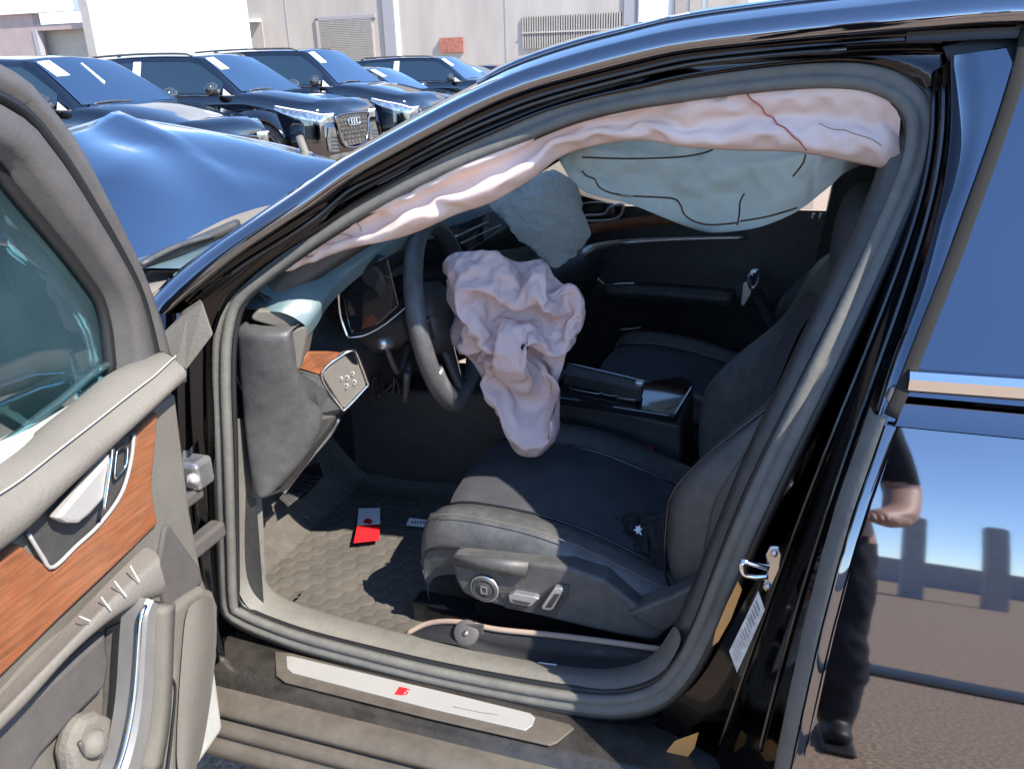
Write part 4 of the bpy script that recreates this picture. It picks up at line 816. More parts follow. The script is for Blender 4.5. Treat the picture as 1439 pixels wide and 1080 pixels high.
# curtain bag along the near roof rail
ct = [(396, 374), (440, 338), (480, 312), (560, 268), (640, 231), (720, 196), (790, 166), (880, 142), (960, 130), (1050, 117), (1130, 111), (1200, 114), (1240, 128), (1264, 155)]
cb = [(404, 380), (450, 364), (494, 349), (572, 331), (640, 302), (692, 284), (748, 251), (800, 215), (893, 197), (960, 207), (1050, 212), (1119, 214), (1185, 226), (1262, 241)]
NC = 46
ctp = cr([AF(x, y, yseal, .02) for x, y in ct], NC); cbp = cr([AF(x, y, yseal, .075) for x, y in cb], NC)
rows = []
for i, (a, b) in enumerate(zip(ctp, cbp)):
    t = i/(NC-1); L_ = (b-a).length; c = .46 + .10*math.sin(t*9+1); rr = []
    for j in range(9):
        v = j/8
        lobe = max(0, math.sin(math.pi*min(1, v/c)))**.7*.8 if v < c else 1.1*max(0, math.sin(math.pi*(v-c)/(1-c)))**.7
        rr.append(a.lerp(b, v) + Vector((0, -1, .1))*L_*lerp(.34, .16, min(1, max(0, (t-.5)*6)))*lobe)
    rows.append(rr)
P = arr(rows); pin = np.zeros(P.shape[:2], bool); pin[:, 0] = pin[:, -1] = pin[0] = pin[-1] = True
P = relax(P, pin, 1.03, 1.13, 70, (0, -1, 0), .012, 2, .12, keep=.010)
P = upsample(P, 1); pin = np.zeros(P.shape[:2], bool); pin[:, 0] = pin[:, -1] = pin[0] = pin[-1] = True
P = upsample(relax(P, pin, 1.006, 1.012, 40, (0, -1, 0), .003, 3, .3, keep=.02), 1)
pin = np.zeros(P.shape[:2], bool); pin[:, 0] = pin[:, -1] = pin[0] = pin[-1] = True
P = relax(P, pin, 1.004, 1.006, 25, (0, -1, 0), .0012, 6, .3, keep=.03)
rows = vecs(P); NQ = len(rows)
for r in rows:
    a, b = r[0], r[-1]
    for j in range(1, 6): v = j/5; r.append(b.lerp(a, v) + Vector((0, .028*math.sin(math.pi*v)+.004, 0)))
def cbq(t, v): return rows[min(NQ-1, int(t*(NQ-1)))][int(v*32)] + Vector((0, -.0012, 0))
CB = grid('curtain_airbag', rows, M['bag_pink'], CAR)
tube('red_seam', [cbq(.79+.09*v**1.2, .15+.8*v) for v in [k/10 for k in range(11)]], .0011, M['redseam'], CB, n=40, seg=5)
tube('bag_seam', [cbq(.89+.012*k, .62+.01*k) for k in range(8)], .0006, M['seam'], CB, n=30, seg=4)
tube('bag_seam', [cbq(.10+.01*k, .1+.12*k) for k in range(6)], .0006, M['seam'], CB, n=24, seg=4)
tube('bag_seam', [cbq(.165, .08+.1*k) for k in range(6)], .0006, M['seam'], CB, n=24, seg=4)
# curtain bag on the far side
fo_ = [(775, 195), (790, 230), (812, 262), (838, 276), (880, 284), (930, 303), (970, 319), (1004, 326), (1060, 319), (1120, 296), (1165, 262), (1190, 240), (1222, 228)]
ft_ = [(775, 150), (800, 150), (830, 148), (860, 146), (900, 144), (940, 142), (980, 140), (1020, 138), (1060, 137), (1110, 137), (1160, 138), (1200, 140), (1235, 145)]
fb, ft = cr([A(x, y, y=1.575) for x, y in fo_], 70), cr([A(x, y, y=1.46) for x, y in ft_], 70)
rows = []
for i, (a, b) in enumerate(zip(ft, fb)):
    rr = []
    for j in range(25):
        v = j/24; p = a.lerp(b, v); t = i/69
        q_ = abs(math.sin(math.pi*(t*3.2+.3)))**.5*abs(math.sin(math.pi*v*1.9))**.5
        p.y -= .03*q_ + .012*noise.noise(Vector((t*5, v*3, 2))) + cloth_fold((t*4, v*2, 9), 1.6, .012, 5)
        rr.append(p)
    rows.append(rr)
P = arr(rows[::2]); P = P[:, ::2]; pin = np.zeros(P.shape[:2], bool); pin[:, 0] = pin[:, -1] = pin[0] = pin[-1] = True
P = upsample(relax(P, pin, 1.03, 1.05, 60, (0, -1, 0), .008, 8, .2, keep=.03), 1); pin = np.zeros(P.shape[:2], bool); pin[:, 0] = pin[:, -1] = pin[0] = pin[-1] = True
rows = vecs(upsample(relax(P, pin, 1.012, 1.012, 40, (0, -1, 0), .003, 9, .3, keep=.04), 1))
FB = grid('far_curtain_airbag', rows, M['bag_far'], CAR, thick=.004)
def near_far(px, py):
    o, d = ray(px, py); best = min((p for r in rows for p in r), key=lambda p: ((p-o)-d*((p-o).dot(d)/d.dot(d))).length_squared)
    t = (best.y-.012-o.y)/d.y; return o+d*t
for q in ([(818, 240), (824, 247), (836, 252), (842, 263), (862, 272), (900, 276), (945, 279), (956, 288), (962, 302), (978, 312), (1000, 316), (1038, 313)], [(818, 221), (880, 223), (950, 221), (985, 216), (1002, 210)], [(1046, 272), (1040, 284), (1039, 300), (1036, 316)], [(1132, 217), (1128, 230), (1114, 248)], [(1040, 311), (1080, 304), (1120, 292)]):
    tube('bag_seam', [near_far(x, y) for x, y in q], .0028, M['seam'], FB, n=60, seg=5)
# a slack bag filling an outline
def bag(name, outline, centre, depth, ydep, m, parent, slack=(1.30, 1.10, 1.04), seed=0, n=25, amp=.02):
    ydf = ydep if callable(ydep) else (lambda px, py: ydep)
    O = cr([A(x, y, y=ydf(x, y)) for x, y in outline], 240, True); C = A(*centre, y=ydf(*centre)); fwd = (Vector(CP)-C).normalized()
    ang = sorted((math.atan2((p-C).dot(UP), (p-C).dot(RT)), i) for i, p in enumerate(O))
    def rim(th):
        # outline point in this direction (nearest sample, blended)
        k = min(range(len(ang)), key=lambda q: abs((ang[q][0]-th+math.pi) % (2*math.pi)-math.pi)); i = ang[k][1]
        return (O[i]*2+O[i-1]+O[(i+1) % len(O)])/4
    def build(sgn):
        P = np.zeros((n, n, 3)); pin = np.zeros((n, n), bool)
        for i in range(n):
            for j in range(n):
                x, y = 2*i/(n-1)-1, 2*j/(n-1)-1; u, v = x*math.sqrt(1-y*y/2), y*math.sqrt(1-x*x/2)
                r = min(1, math.hypot(u, v)); th = math.atan2(v, u); q = C.lerp(rim(th), r) if r > 1e-6 else C.copy()
                q = q + fwd*sgn*depth*math.sqrt(max(0, 1-r**2.4)); P[i, j] = q; pin[i, j] = i in (0, n-1) or j in (0, n-1)
        return P, pin
    out = []
    for sgn in (1, -.4):
        P, pin = build(sgn); fv = tuple(fwd*(1 if sgn > 0 else -1))
        if sgn > 0:
            for lv, s_ in enumerate(slack):
                if lv: P = upsample(P, 1)
                pin = np.zeros(P.shape[:2], bool); pin[0] = pin[-1] = pin[:, 0] = pin[:, -1] = True
                P = relax(P, pin, s_, s_, (100, 60, 50, 40)[lv], fv, amp*(1, .4, .2, .1)[lv], seed+lv, (.08, .12, .2, .25)[lv], floor=-.02 if lv == 0 else None, keep=(.0, .006, .012, .02)[lv])
        out.append(P)
    V = []; F = []
    for P in out:
        nu, nv, _ = P.shape; o_ = len(V); V += [Vector(p) for r in P.tolist() for p in r]
        F += [(o_+i*nv+j, o_+i*nv+j+1, o_+(i+1)*nv+j+1, o_+(i+1)*nv+j) for i in range(nu-1) for j in range(nv-1)]
    return mk(name, V, F, m, parent), V
# passenger bag hanging off the dash
pb = [(688, 284), (700, 262), (726, 250), (750, 246), (775, 240), (800, 252), (806, 270), (816, 290), (830, 325), (828, 334), (812, 352), (790, 372), (778, 376), (766, 366), (748, 350), (728, 334), (708, 308)]
PB2, _ = bag('passenger_airbag', pb, (762, 310), .05, 1.12, M['bag_teal'], CAR, slack=(1.10, 1.07, 1.03), seed=4)
pb3 = [(775, 238), (800, 250), (812, 262), (817, 280), (816, 294), (808, 292), (790, 268), (776, 254)]
bag('airbag_flap', pb3, (798, 268), .02, 1.16, M['bag_far'], PB2, slack=(1.12, 1.05), seed=9, n=15)
# steering-wheel bag
wb = [(696, 355), (706, 359), (717, 365), (733, 369), (754, 364), (766, 368), (774, 377), (783, 397), (800, 398), (811, 411), (817, 432), (812, 448), (808, 467), (798, 489), (793, 507), (787, 528), (772, 558), (772, 584), (778, 602), (772, 622), (762, 634), (748, 637), (733, 634), (726, 620), (716, 604), (700, 577), (690, 556), (676, 528), (660, 504), (640, 489), (631, 474), (633, 459), (641, 446), (631, 430), (626, 413), (631, 402), (645, 378), (664, 365), (682, 358)]
WBAG, WV = bag('steering_airbag', wb, (722, 470), .055, lambda x, y: .545 + .02*(y-400)/240, M['bag_wheel'], CAR, slack=(1.28, 1.07, 1.075, 1.07), seed=21, n=12, amp=.05)
o, d = ray(736, 489); bp = min(WV, key=lambda p: ((p-o)-d*((p-o).dot(d)/d.dot(d))).length + .05*(p-o).length)
lathe('scorch_mark', [(0, .003), (.006, .002), (.008, -.002)], bp, (Vector(CP)-bp), M['rub_black'], WBAG, n=8)

# ------------------------------------------------------------------ loose things
# quilted mat in the footwell
me_rows = []; HC = .040
def hexd(x, y):
    s = HC; best = []
    r0_ = round(y/(s*.866))
    for r in (r0_-1, r0_, r0_+1):
        off = .5*s if r % 2 else 0; c = round((x-off)/s)
        for cc in (c-1, c, c+1): best.append(math.hypot(x-(cc*s+off), y-r*s*.866))
    best.sort(); return min(1, (best[1]-best[0])/(s*.30))
NX, NY = 150, 150
for i in range(NX+1):
    row = []
    for j in range(NY+1):
        x = lerp(-.15, .46, i/NX); y = lerp(.212, .84, j/NY); h = hexd(x, y)
        e_ = min(1, min(i, NX-i, j, NY-j)/4); fold = .008*noise.noise(Vector((x*7, y*7, 1)))
        up_ = .30 + .12*max(0, (-.06-x)/.09)**1.3 + .05*max(0, (.275-y)/.063)**1.5*.7 + .02*max(0, (y-.79)/.05)**2
        row.append(Vector((x - .02*max(0, (-.06-x)/.09), y, up_ + .012 + fold + .003*h**.6*e_)))
    me_rows.append(row)
FM = grid('floor_mat', me_rows, M['mat'], None)
tag(FM, 'dark quilted honeycomb floor mat, dusty in the sun, in the driver footwell', 'mat')
CD = A(517, 738, z=.33)
def cardpoly(q, z): return [A(x, y, z=z) for x, y in q]
card = poly('folded_card', cardpoly([(504, 714), (534, 713), (534, 737), (502, 737)], .331), (0, 0, -.0015), M['paper'], None, bev=0)
tag(card, 'small red and white folded card lying on the dark floor mat', 'card')
poly('red_half', cardpoly([(502, 738), (534, 736), (533, 758), (497, 762)], .3315), (0, 0, -.0015), M['red'], card, bev=0)
poly('red_mark', cardpoly([(510, 733), (514, 728), (520, 728), (524, 733), (519, 736)], .332), (0, 0, -.0005), M['red'], card, bev=0)
tkt = poly('paper_slip', cardpoly([(575, 727), (600, 730), (600, 740), (571, 737)], .331), (0, 0, -.001), M['paper'], None, bev=0)
tag(tkt, 'small white printed paper slip under the front of the seat', 'paper')
for i in range(5):
    x = 578+i*4.2; poly('print_mark', cardpoly([(x, 731.5), (x+2.4, 732), (x+2.2, 735.5), (x-.2, 735)], .3316), (0, 0, -.0003), M['stickink'], tkt, bev=0)
lf = A(423, 836, z=.335)
leaf = grid('dry_leaf', [[lf + Vector((u, v, .004+.006*math.sin(u*300)+.004*noise.noise(Vector((u*90, v*90, 0))))) for u in (-.008, -.003, .003, .008)] for v in (-.004, 0, .004)], M['leafmat'], None, thick=.0008)
tag(leaf, 'tiny curled brown leaf on the sunlit edge of the floor mat', 'leaf')
# crumpled dark glove on the seat
gl_ = [(842, 722), (866, 726), (885, 720), (905, 716), (925, 722), (942, 724), (944, 760), (940, 792), (930, 806), (912, 804), (890, 792), (872, 784), (856, 778), (856, 760), (864, 752), (848, 738)]
GL, GV = bag('dark_cloth', gl_, (900, 758), .012, lambda x, y: .40 + .10*(800-y)/90, M['strap'], None, slack=(1.08, 1.05, 1.02), seed=3, n=13, amp=.012)
tag(GL, 'crumpled black cloth with a white print on the driver seat', 'cloth')
o, d = ray(897, 744); lp = min(GV, key=lambda p: ((p-o)-d*((p-o).dot(d)/d.dot(d))).length + .1*(p-o).length)
fw_ = (Vector(CP)-lp).normalized(); lp = lp+fw_*.004
for ang, L_ in ((10, .008), (70, .010), (120, .009), (185, .009), (250, .009), (300, .013)):
    a = RT*math.cos(R(ang))+UP*math.sin(R(ang)); b = fw_.cross(a)
    poly('white_print', [lp-b*.0015, lp+a*L_*.6-b*.0022, lp+a*L_, lp+a*L_*.6+b*.0022, lp+b*.0015], fw_*.0008, M['paper'], GL, bev=0)
# ------------------------------------------------------------------ parked cars behind
M['car_paint'] = mat('car_paint', (.135, .133, .135), rough=.05, metal=1, var=.04, vscale=2)
M['car_low'] = mat('car_low', (.02, .02, .022), rough=.5, dust=.2)
M['car_glass_front'] = mat('car_glass_front', (.34, .40, .44), rough=.03, metal=1)
M['car_glass_side'] = mat('car_glass_side', (.17, .19, .175), rough=.04, metal=1)
M['lamp'] = mat('lamp', (.32, .34, .36), rough=.1, metal=.8, var=.6, vscale=18)
M['lamp_dark'] = mat('lamp_dark', (.03, .035, .04), rough=.08, spec=.8)
M['tyre'] = mat('tyre', (.02, .02, .02), rough=.85, dust=.2)
M['rim'] = mat('rim', (.5, .5, .51), rough=.25, metal=1)
M['film'] = mat('film', (.85, .85, .87), rough=.4)
M['mesh'] = mat('mesh', (.22, .22, .23), rough=.2, metal=1)
SPEC = {
 'sedan': dict(L=4.95, hw=.94, hood=(.66, .78, .98), belt=.98, roof=1.43, xw0=-1.28, xw1=-2.12, xr1=-3.45, xr0=-4.35, wb=2.92, rw=.335, deck=1.06, rails=False, hf=.0),
 'suv':   dict(L=4.70, hw=.95, hood=(.86, .99, 1.13), belt=1.10, roof=1.64, xw0=-1.22, xw1=-1.98, xr1=-4.05, xr0=-4.55, wb=2.82, rw=.38, deck=1.12, rails=True, hf=.0),
 'cross': dict(L=4.80, hw=.95, hood=(.74, .88, 1.08), belt=1.07, roof=1.60, xw0=-1.25, xw1=-2.05, xr1=-3.9, xr0=-4.5, wb=2.85, rw=.35, deck=1.10, rails=False, hf=.0),
 'big':   dict(L=5.05, hw=.985, hood=(.82, .98, 1.17), belt=1.16, roof=1.74, xw0=-1.30, xw1=-2.02, xr1=-4.40, xr0=-4.92, wb=2.99, rw=.385, deck=1.18, rails=True, hf=.0)}
def sm(t): t = max(0, min(1, t)); return t*t*(3-2*t)
def parked_car(kind, loc, label, papers=True):
    s = SPEC[kind]; L, hw, belt, roof = s['L'], s['hw'], s['belt'], s['roof']
    rt = root('parked_car', label, 'car', loc, 0, 'black cars parked in a row behind')
    lo = dict(parent=rt, local=True)
    fx, rx = -.90, -.90-s['wb']                       # wheel centres, x counted back from the nose
    def top(x):
        if x > -.12: return lerp(s['hood'][0]+.04, s['hood'][1], sm(-x/.12))
        if x > s['xw0']: return lerp(s['hood'][1], s['hood'][2], sm((x+.12)/(s['xw0']+.12))**.8)
        if x > s['xr0']: return lerp(s['hood'][2], s['deck'], (s['xw0']-x)/(s['xw0']-s['xr0']))
        return lerp(s['deck'], s['deck']-.04, (s['xr0']-x)/.4)
    def wid(x): return hw*(1 - .20*max(0, (x+.55)/.55)**2.2 - .12*max(0, (-L+.5-x)/.5)**2)
    def bot(x):
        b = .20
        for c in (fx, rx):
            r = s['rw']+.055; d = abs(x-c)
            if d < r: b = max(b, s['rw'] + math.sqrt(r*r-d*d)-.02)
        return b
    xs_ = sorted({round(-L + L*i/70, 4) for i in range(71)} | {fx+s['rw']+.055, fx-s['rw']-.055, rx+s['rw']+.055, rx-s['rw']-.055}, reverse=True)
    def sec(x):
        w_, t, b = wid(x), top(x), bot(x); sh = t-.06
        z1 = lambda q: max(q, b+.01)
        fl = .02 if min(abs(x-fx), abs(x-rx)) < .5 else 0
        return [(w_*.975+fl, b), (w_+fl, z1(b+.05)), (w_+fl, z1(.50)), (w_*.995+fl, z1(.60)), (w_*.99, z1(.70)), (w_*.985, max(z1(.78), sh-.10)), (w_*.965, max(sh, b+.03)), (w_*.90, t), (w_*.72, t+.012), (w_*.66, t+.03), (w_*.3, t+.04), (0, t+.042)]
    rows = []
    for x in xs_:
        q = sec(x); rows.append([Vector((x, -y, z)) for y, z in q] + [Vector((x, y, z)) for y, z in q[-2::-1]])
    body = grid('body', rows, M['car_paint'], caps=True, **lo)
    # lower black cladding and wheel wells
    box('underbody', (-L/2, 0, .24), (L-.3, hw*1.7, .14), M['car_low'], bev=.03, **lo)
    # cabin
    xw0, xw1, xr1, xr0 = s['xw0'], s['xw1'], s['xr1'], s['xr0']
    def rz(x):
        b = top(x)-.01
        if x > xw1: return lerp(roof-.015, b, ((x-xw1)/(xw0-xw1))**1.12)
        if x > xr1: return roof - .015 + .03*math.sin(math.pi*(x-xr1)/(xw1-xr1)) - .02*max(0, (xw1-.6-x)/2)
        return lerp(roof-.035, b, ((xr1-x)/(xr1-xr0))**1.3)
    def up(x, q, off=0):
        z = rz(x); b = top(x)-.02; wb_ = wid(x)*.91; f = (z-b)/(roof-b); wr = lerp(wb_, hw*.70, f)
        K = [(0, wb_, b), (.45, lerp(wb_, wr, .92), lerp(b, z, .90)), (.55, wr*.95, lerp(b, z, .985)), (.62, wr*.90, z+.004), (.8, wr*.5, z+.025*f+.006), (1, 0, z+.035*f+.008)]
        for (a, ya, za), (c, yc, zc) in zip(K, K[1:]):
            if q <= c:
                t = (q-a)/(c-a); return Vector((x, lerp(ya, yc, t)+ (off if q < .5 else 0), lerp(za, zc, t) + (off if q >= .5 else 0)))
    cx = [lerp(xr0, xw0, i/46) for i in range(47)]; qs = [0, .2, .45, .5, .55, .62, .7, .8, .9, 1]
    rows = []
    for x in cx:
        h = [up(x, q) for q in qs]; rows.append([Vector((p.x, -p.y, p.z)) for p in h] + h[-2::-1])
    cab = grid('cabin', rows, M['car_paint'], caps=True, **lo)
    rw_ = [[Vector((p.x+.006, p.y, p.z+.006)) for p in ([Vector((a.x, -a.y, a.z)) for a in [up(x, q) for q in (.64, .7, .8, .9, 1)]] + [up(x, q) for q in (.9, .8, .7, .64)])] for x in [lerp(xw1, xw0, .06+.88*i/10) for i in range(11)]]
    grid('windscreen', rw_, M['car_glass_front'], **lo)
    grid('rear_screen', [[Vector((p.x-.006, p.y, p.z+.006)) for p in ([Vector((a.x, -a.y, a.z)) for a in [up(x, q) for q in (.64, .8, 1)]] + [up(x, q) for q in (.8, .64)])] for x in [lerp(xr1, xr0, .1+.8*i/6) for i in range(7)]], M['car_glass_side'], **lo)
    xb = lerp(xw0, xr0, .52)
    for sg in (-1, 1):
        for a, b in ((xw0-.26, xb+.06), (xb-.09, xb-.86), (xb-.92, max(xr0+.28, xb-1.4))):
            if a-b < .15: continue
            r = [[Vector((p.x, sg*(p.y+.005), p.z)) for p in [up(lerp(a, b, i/10), q) for q in (.05, .2, .36, .43)]] for i in range(11)]
            grid('side_window', r, M['car_glass_side'], **lo)
        p1, p2 = up(xb, .03), up(xb, .44)
        mk('pillar_film', [Vector((xb-.10, sg*(p1.y+.008), p1.z)), Vector((xb+.06, sg*(p1.y+.008), p1.z)), Vector((xb+.045, sg*(p2.y+.008), p2.z)), Vector((xb-.085, sg*(p2.y+.008), p2.z))], [(0, 1, 2, 3)], M['film'], smooth=False, thick=.002, **lo)
        tri = [up(xw0-.10, .02), up(xw0-.25, .02), up(xw0-.25, .25)]
        mk('quarter_film', [Vector((p.x, sg*(p.y+.008), p.z)) for p in tri], [(0, 1, 2)], M['film'], smooth=False, thick=.002, **lo)
        # mirror
        mp = up(xw0-.30, .06); c = Vector((mp.x, sg*(mp.y+.15), mp.z+.07))
        mm = lathe('door_mirror', [(0, .07), (.06, .06), (.088, .02), (.092, -.03), (.07, -.045), (0, -.045)], c, (1, 0, .05), M['lamp_dark'], n=14, **lo)
        for v in mm.data.vertices: v.co.y = c.y + (v.co.y-c.y)*1.35
        box('mirror_arm', (mp.x, sg*(mp.y+.06), mp.z+.03), (.05, .10, .03), M['car_low'], bev=.008, **lo)
        # waist trim and roof trim line
        tube('window_trim', [Vector((p.x, sg*(p.y+.006), p.z)) for p in [up(lerp(xw0-.05, xr0+.2, i/12), .01) for i in range(13)]], .010, M['car_low'], n=14, seg=5, **lo)
        if s['rails']:
            tube('roof_bar', [Vector((x, sg*hw*.64, roof+z)) for x, z in ((xw1-.1, .0), (xw1-.25, .035), ((xw1+xr1)/2, .05), (xr1+.25, .03), (xr1+.1, -.01))], .016, M['car_low'], n=18, seg=6, **lo)
        # wheels
        for c_ in (fx, rx):
            r = s['rw']; cc = Vector((c_, sg*(hw-.115), r))
            ty = lathe('wheel', [(r*.66, -.10), (r*.9, -.115), (r*.985, -.09), (r, -.03), (r, .04), (r*.985, .085), (r*.92, .11), (r*.70, .105), (r*.66, .08)], cc, (0, sg, 0), M['tyre'], n=36, **lo)
            lathe('rim', [(r*.70, .10), (r*.675, .105), (r*.65, .09), (r*.63, .0), (r*.3, -.02), (0, -.02)], cc, (0, sg, 0), M['car_low'], n=36, parent=ty, local=True)
            V = []; F = []
            for k in range(10):
                a = 2*math.pi*k/10; d = Vector((math.cos(a), 0, math.sin(a))); t = Vector((-math.sin(a), 0, math.cos(a)))
                for u, w_, y in ((.08, .022, .07), (.36, .016, .085), (.67, .024, .095)):
                    V += [cc + d*r*u + t*w_ + Vector((0, sg*y, 0)), cc + d*r*u - t*w_ + Vector((0, sg*y, 0)), cc + d*r*u - t*w_ + Vector((0, sg*(y-.03), 0)), cc + d*r*u + t*w_ + Vector((0, sg*(y-.03), 0))]
                o_ = k*12
                for g_ in (0, 4):
                    for e_ in range(4): F.append((o_+g_+e_, o_+g_+(e_+1) % 4, o_+g_+4+(e_+1) % 4, o_+g_+4+e_))
            mk('spokes', V, F, M['rim'], ty, smooth=False, local=True)
            lathe('rim_lip', [(r*.64, .095), (r*.68, .108), (r*.70, .10)], cc, (0, sg, 0), M['rim'], n=36, parent=ty, local=True)
            lathe('wheel_well', [(0, .05), (r+.05, .05), (r+.05, -.12)], cc-Vector((0, sg*.05, 0)), (0, -sg, 0), M['car_low'], n=24, **lo)
        # headlamp hugging the corner
        h0, h1 = s['hood'][0]-.10, s['hood'][1]-.10
        pts = []
        for i, x in enumerate([-.62, -.48, -.34, -.20, -.10, -.03]):
            f = i/5; wz = wid(x); zt = lerp(s['hood'][1]-.015, s['hood'][0]-.01, f); zb = lerp(s['hood'][1]-.06, s['hood'][0]-.13, f**.7)
            pts.append([Vector((x + .012*f, sg*(wz*.995+.006), zb)), Vector((x+.014*f, sg*(wz*.985+.012), (zt+zb)/2)), Vector((x+.008*f, sg*(wz*.965+.006), zt))])
        x = .012
        for f in (.93, .80, .66):
            wz = wid(0); zt = s['hood'][0]-.01; zb = s['hood'][0]-.12
            pts.append([Vector((x, sg*wz*f, zb)), Vector((x+.006, sg*wz*f, (zt+zb)/2)), Vector((x, sg*wz*f, zt))])
        hl = grid('headlight', pts, M['lamp'], **lo)
        tube('light_strip', [p[2]+Vector((.004, sg*.004, -.004)) for p in pts], .011, M['film'], n=20, seg=5, parent=hl, local=True)
        # side intake
        zz = .42
        poly('front_intake', [Vector((.012, sg*wid(0)*f, z)) for f, z in ((.60, .34), (.96, .36), (.98, .52), (.88, s['hood'][0]-.18), (.66, s['hood'][0]-.2))], (.012, 0, 0), M['car_low'], bev=.006, **lo)
        for k in range(4):
            tube('intake_fin', [Vector((.03, sg*wid(0)*.64, .38+k*.05)), Vector((.032, sg*wid(0)*.80, .40+k*.05)), Vector((.03, sg*wid(0)*.94, .39+k*.05))], .007, M['mesh'], n=6, seg=4, **lo)
        for xh in (xb+.16, xb-.78):
            ph = sec(xh)[5]; box('door_handle', (xh, sg*(ph[0]+.012), belt-.12), (.2, .02, .028), M['chrome'] if kind != 'sedan' else M['car_paint'], bev=.008, **lo)
        tube('body_crease', [Vector((x, sg*(wid(x)*.992+.004), lerp(belt-.17, belt-.15, 0))) for x in (-.75, -1.4, -2.2, -3.0, -4.0)], .006, M['car_paint'], n=14, seg=5, **lo)
    # grille: hexagonal frame, honeycomb bars, rings
    gt, gb_, gw = s['hood'][0]-.04, .40, hw*.48
    outl = [(-gw*.92, gt), (gw*.92, gt), (gw, gt-.12), (gw*.62, gb_), (-gw*.62, gb_), (-gw, gt-.12)]
    gr = poly('grille', [Vector((.012, y, z)) for y, z in outl], (.012, 0, 0), M['car_low'], bev=.004, **lo)
    tube('grille_frame', [Vector((.03, y, z)) for y, z in [(a*.99, b) for a, b in outl]], .016, M['mesh'], closed=True, n=60, seg=6, parent=gr, local=True, hint=(1, 0, .1))
    V = []; F = []
    def bar(y0, z0, y1, z1):
        d = Vector((0, y1-y0, z1-z0)).normalized(); n2 = Vector((0, -d.z, d.y))*.007; o_ = len(V)
        for x in (.022, .036):
            V.extend([Vector((x, y0, z0))+n2, Vector((x, y0, z0))-n2, Vector((x, y1, z1))-n2, Vector((x, y1, z1))+n2])
        F.extend([(o_+4, o_+5, o_+6, o_+7), (o_, o_+1, o_+5, o_+4), (o_+2, o_+3, o_+7, o_+6)])
    def half(z): return gw*.95 if z > gt-.12 else lerp(gw*.62, gw, (z-gb_)/(gt-.12-gb_))
    nz = 6
    for i in range(nz):
        z = lerp(gb_+.03, gt-.03, (i+.5)/nz); dz = (gt-gb_)/nz; h = half(z)-.02; n_c = int(2*h/.085)
        for k in range(n_c+1):
            y = -h + 2*h*k/n_c + (.04 if i % 2 else 0)
            if abs(y) < h: bar(y, z-dz*.28, y, z+dz*.28)
            if abs(y+.042) < h: bar(y, z+dz*.28, y+.042, z+dz*.5); 
            if abs(y-.042) < h: bar(y, z+dz*.28, y-.042, z+dz*.5)
            if abs(y) < h: bar(y, z-dz*.28, y+.03, z-dz*.5)
    gm = mk('grille_mesh', V, F, M['mesh'], gr, smooth=False, local=True)
    for k in range(4):
        c = Vector((.045, (k-1.5)*.075, gt-.10)); tube('badge_ring', [c + Vector((0, .052*math.cos(a), .052*math.sin(a))) for a in [2*math.pi*i/16 for i in range(16)]], .008, M['chrome'], gr, closed=True, n=24, seg=5, hint=(1, 0, 0), local=True)
    box('bumper_lip', (-.03, 0, .27), (.12, hw*1.5, .08), M['car_low'], bev=.02, **lo)
    # paper sheet inside the upper corner of the windscreen, wipers, aerial fin
    def wsp(a, q, off=.012):
        p = up(lerp(xw1, xw0, a), q); return Vector((p.x+off*.6, -p.y, p.z+off))
    mk('price_sheet', [wsp(.10, .66), wsp(.10, .77), wsp(.42, .79), wsp(.42, .68)], [(0, 1, 2, 3)], M['paper'], smooth=False, thick=.002, **lo)
    tube('wiper', [wsp(.96, .72, .02), wsp(.93, .86, .02), wsp(.95, 1, .02)], .010, M['car_low'], n=8, seg=5, **lo)
    if label.endswith('leftmost in the row'): mk('mirror_tag', [wsp(.2, .985), wsp(.2, 1.0), wsp(.58, .985), wsp(.62, .96)], [(0, 1, 2, 3)], M['paper'], smooth=False, thick=.002, **lo)
    poly('roof_fin', [Vector((xr1+.35, -.012, roof+.0)), Vector((xr1+.10, -.012, roof)), Vector((xr1+.12, -.012, roof+.06))], (0, .024, 0), M['car_low'], bev=.004, **lo)
    if s['rails']: box('rear_spoiler', (xr1-.06, 0, roof-.035), (.30, hw*1.25, .035), M['car_paint'], bev=.012, **lo)
    return rt
FXN = -5.2
row = [('cross', 0, 'black car with bright window trim nearest the crashed hood, leftmost in the row'), ('suv', 1, 'black sport utility second in the row, its wheel and headlight above the crashed hood'), ('big', 2, 'large black sport utility with roof bars, third in the row'), ('sedan', 3, 'black sedan fourth in the row, half hidden behind the big sport utility'), ('suv', 4, 'black sport utility fifth in the row, below the red wall board'), ('sedan', 5, 'black car sixth in the row, only its roof and windscreen showing'), ('sedan', 6, 'farthest black car in the row, just above the roof rail')]
for kd, k, lb in row:
    parked_car(kd, (FXN + (-.15 if kd == 'sedan' else .1), 7.15+2.8*k, GZ), lb)
parked_car('sedan', (-12.6, 9.9, GZ), 'dark car behind the leftmost car, only its roof line showing')

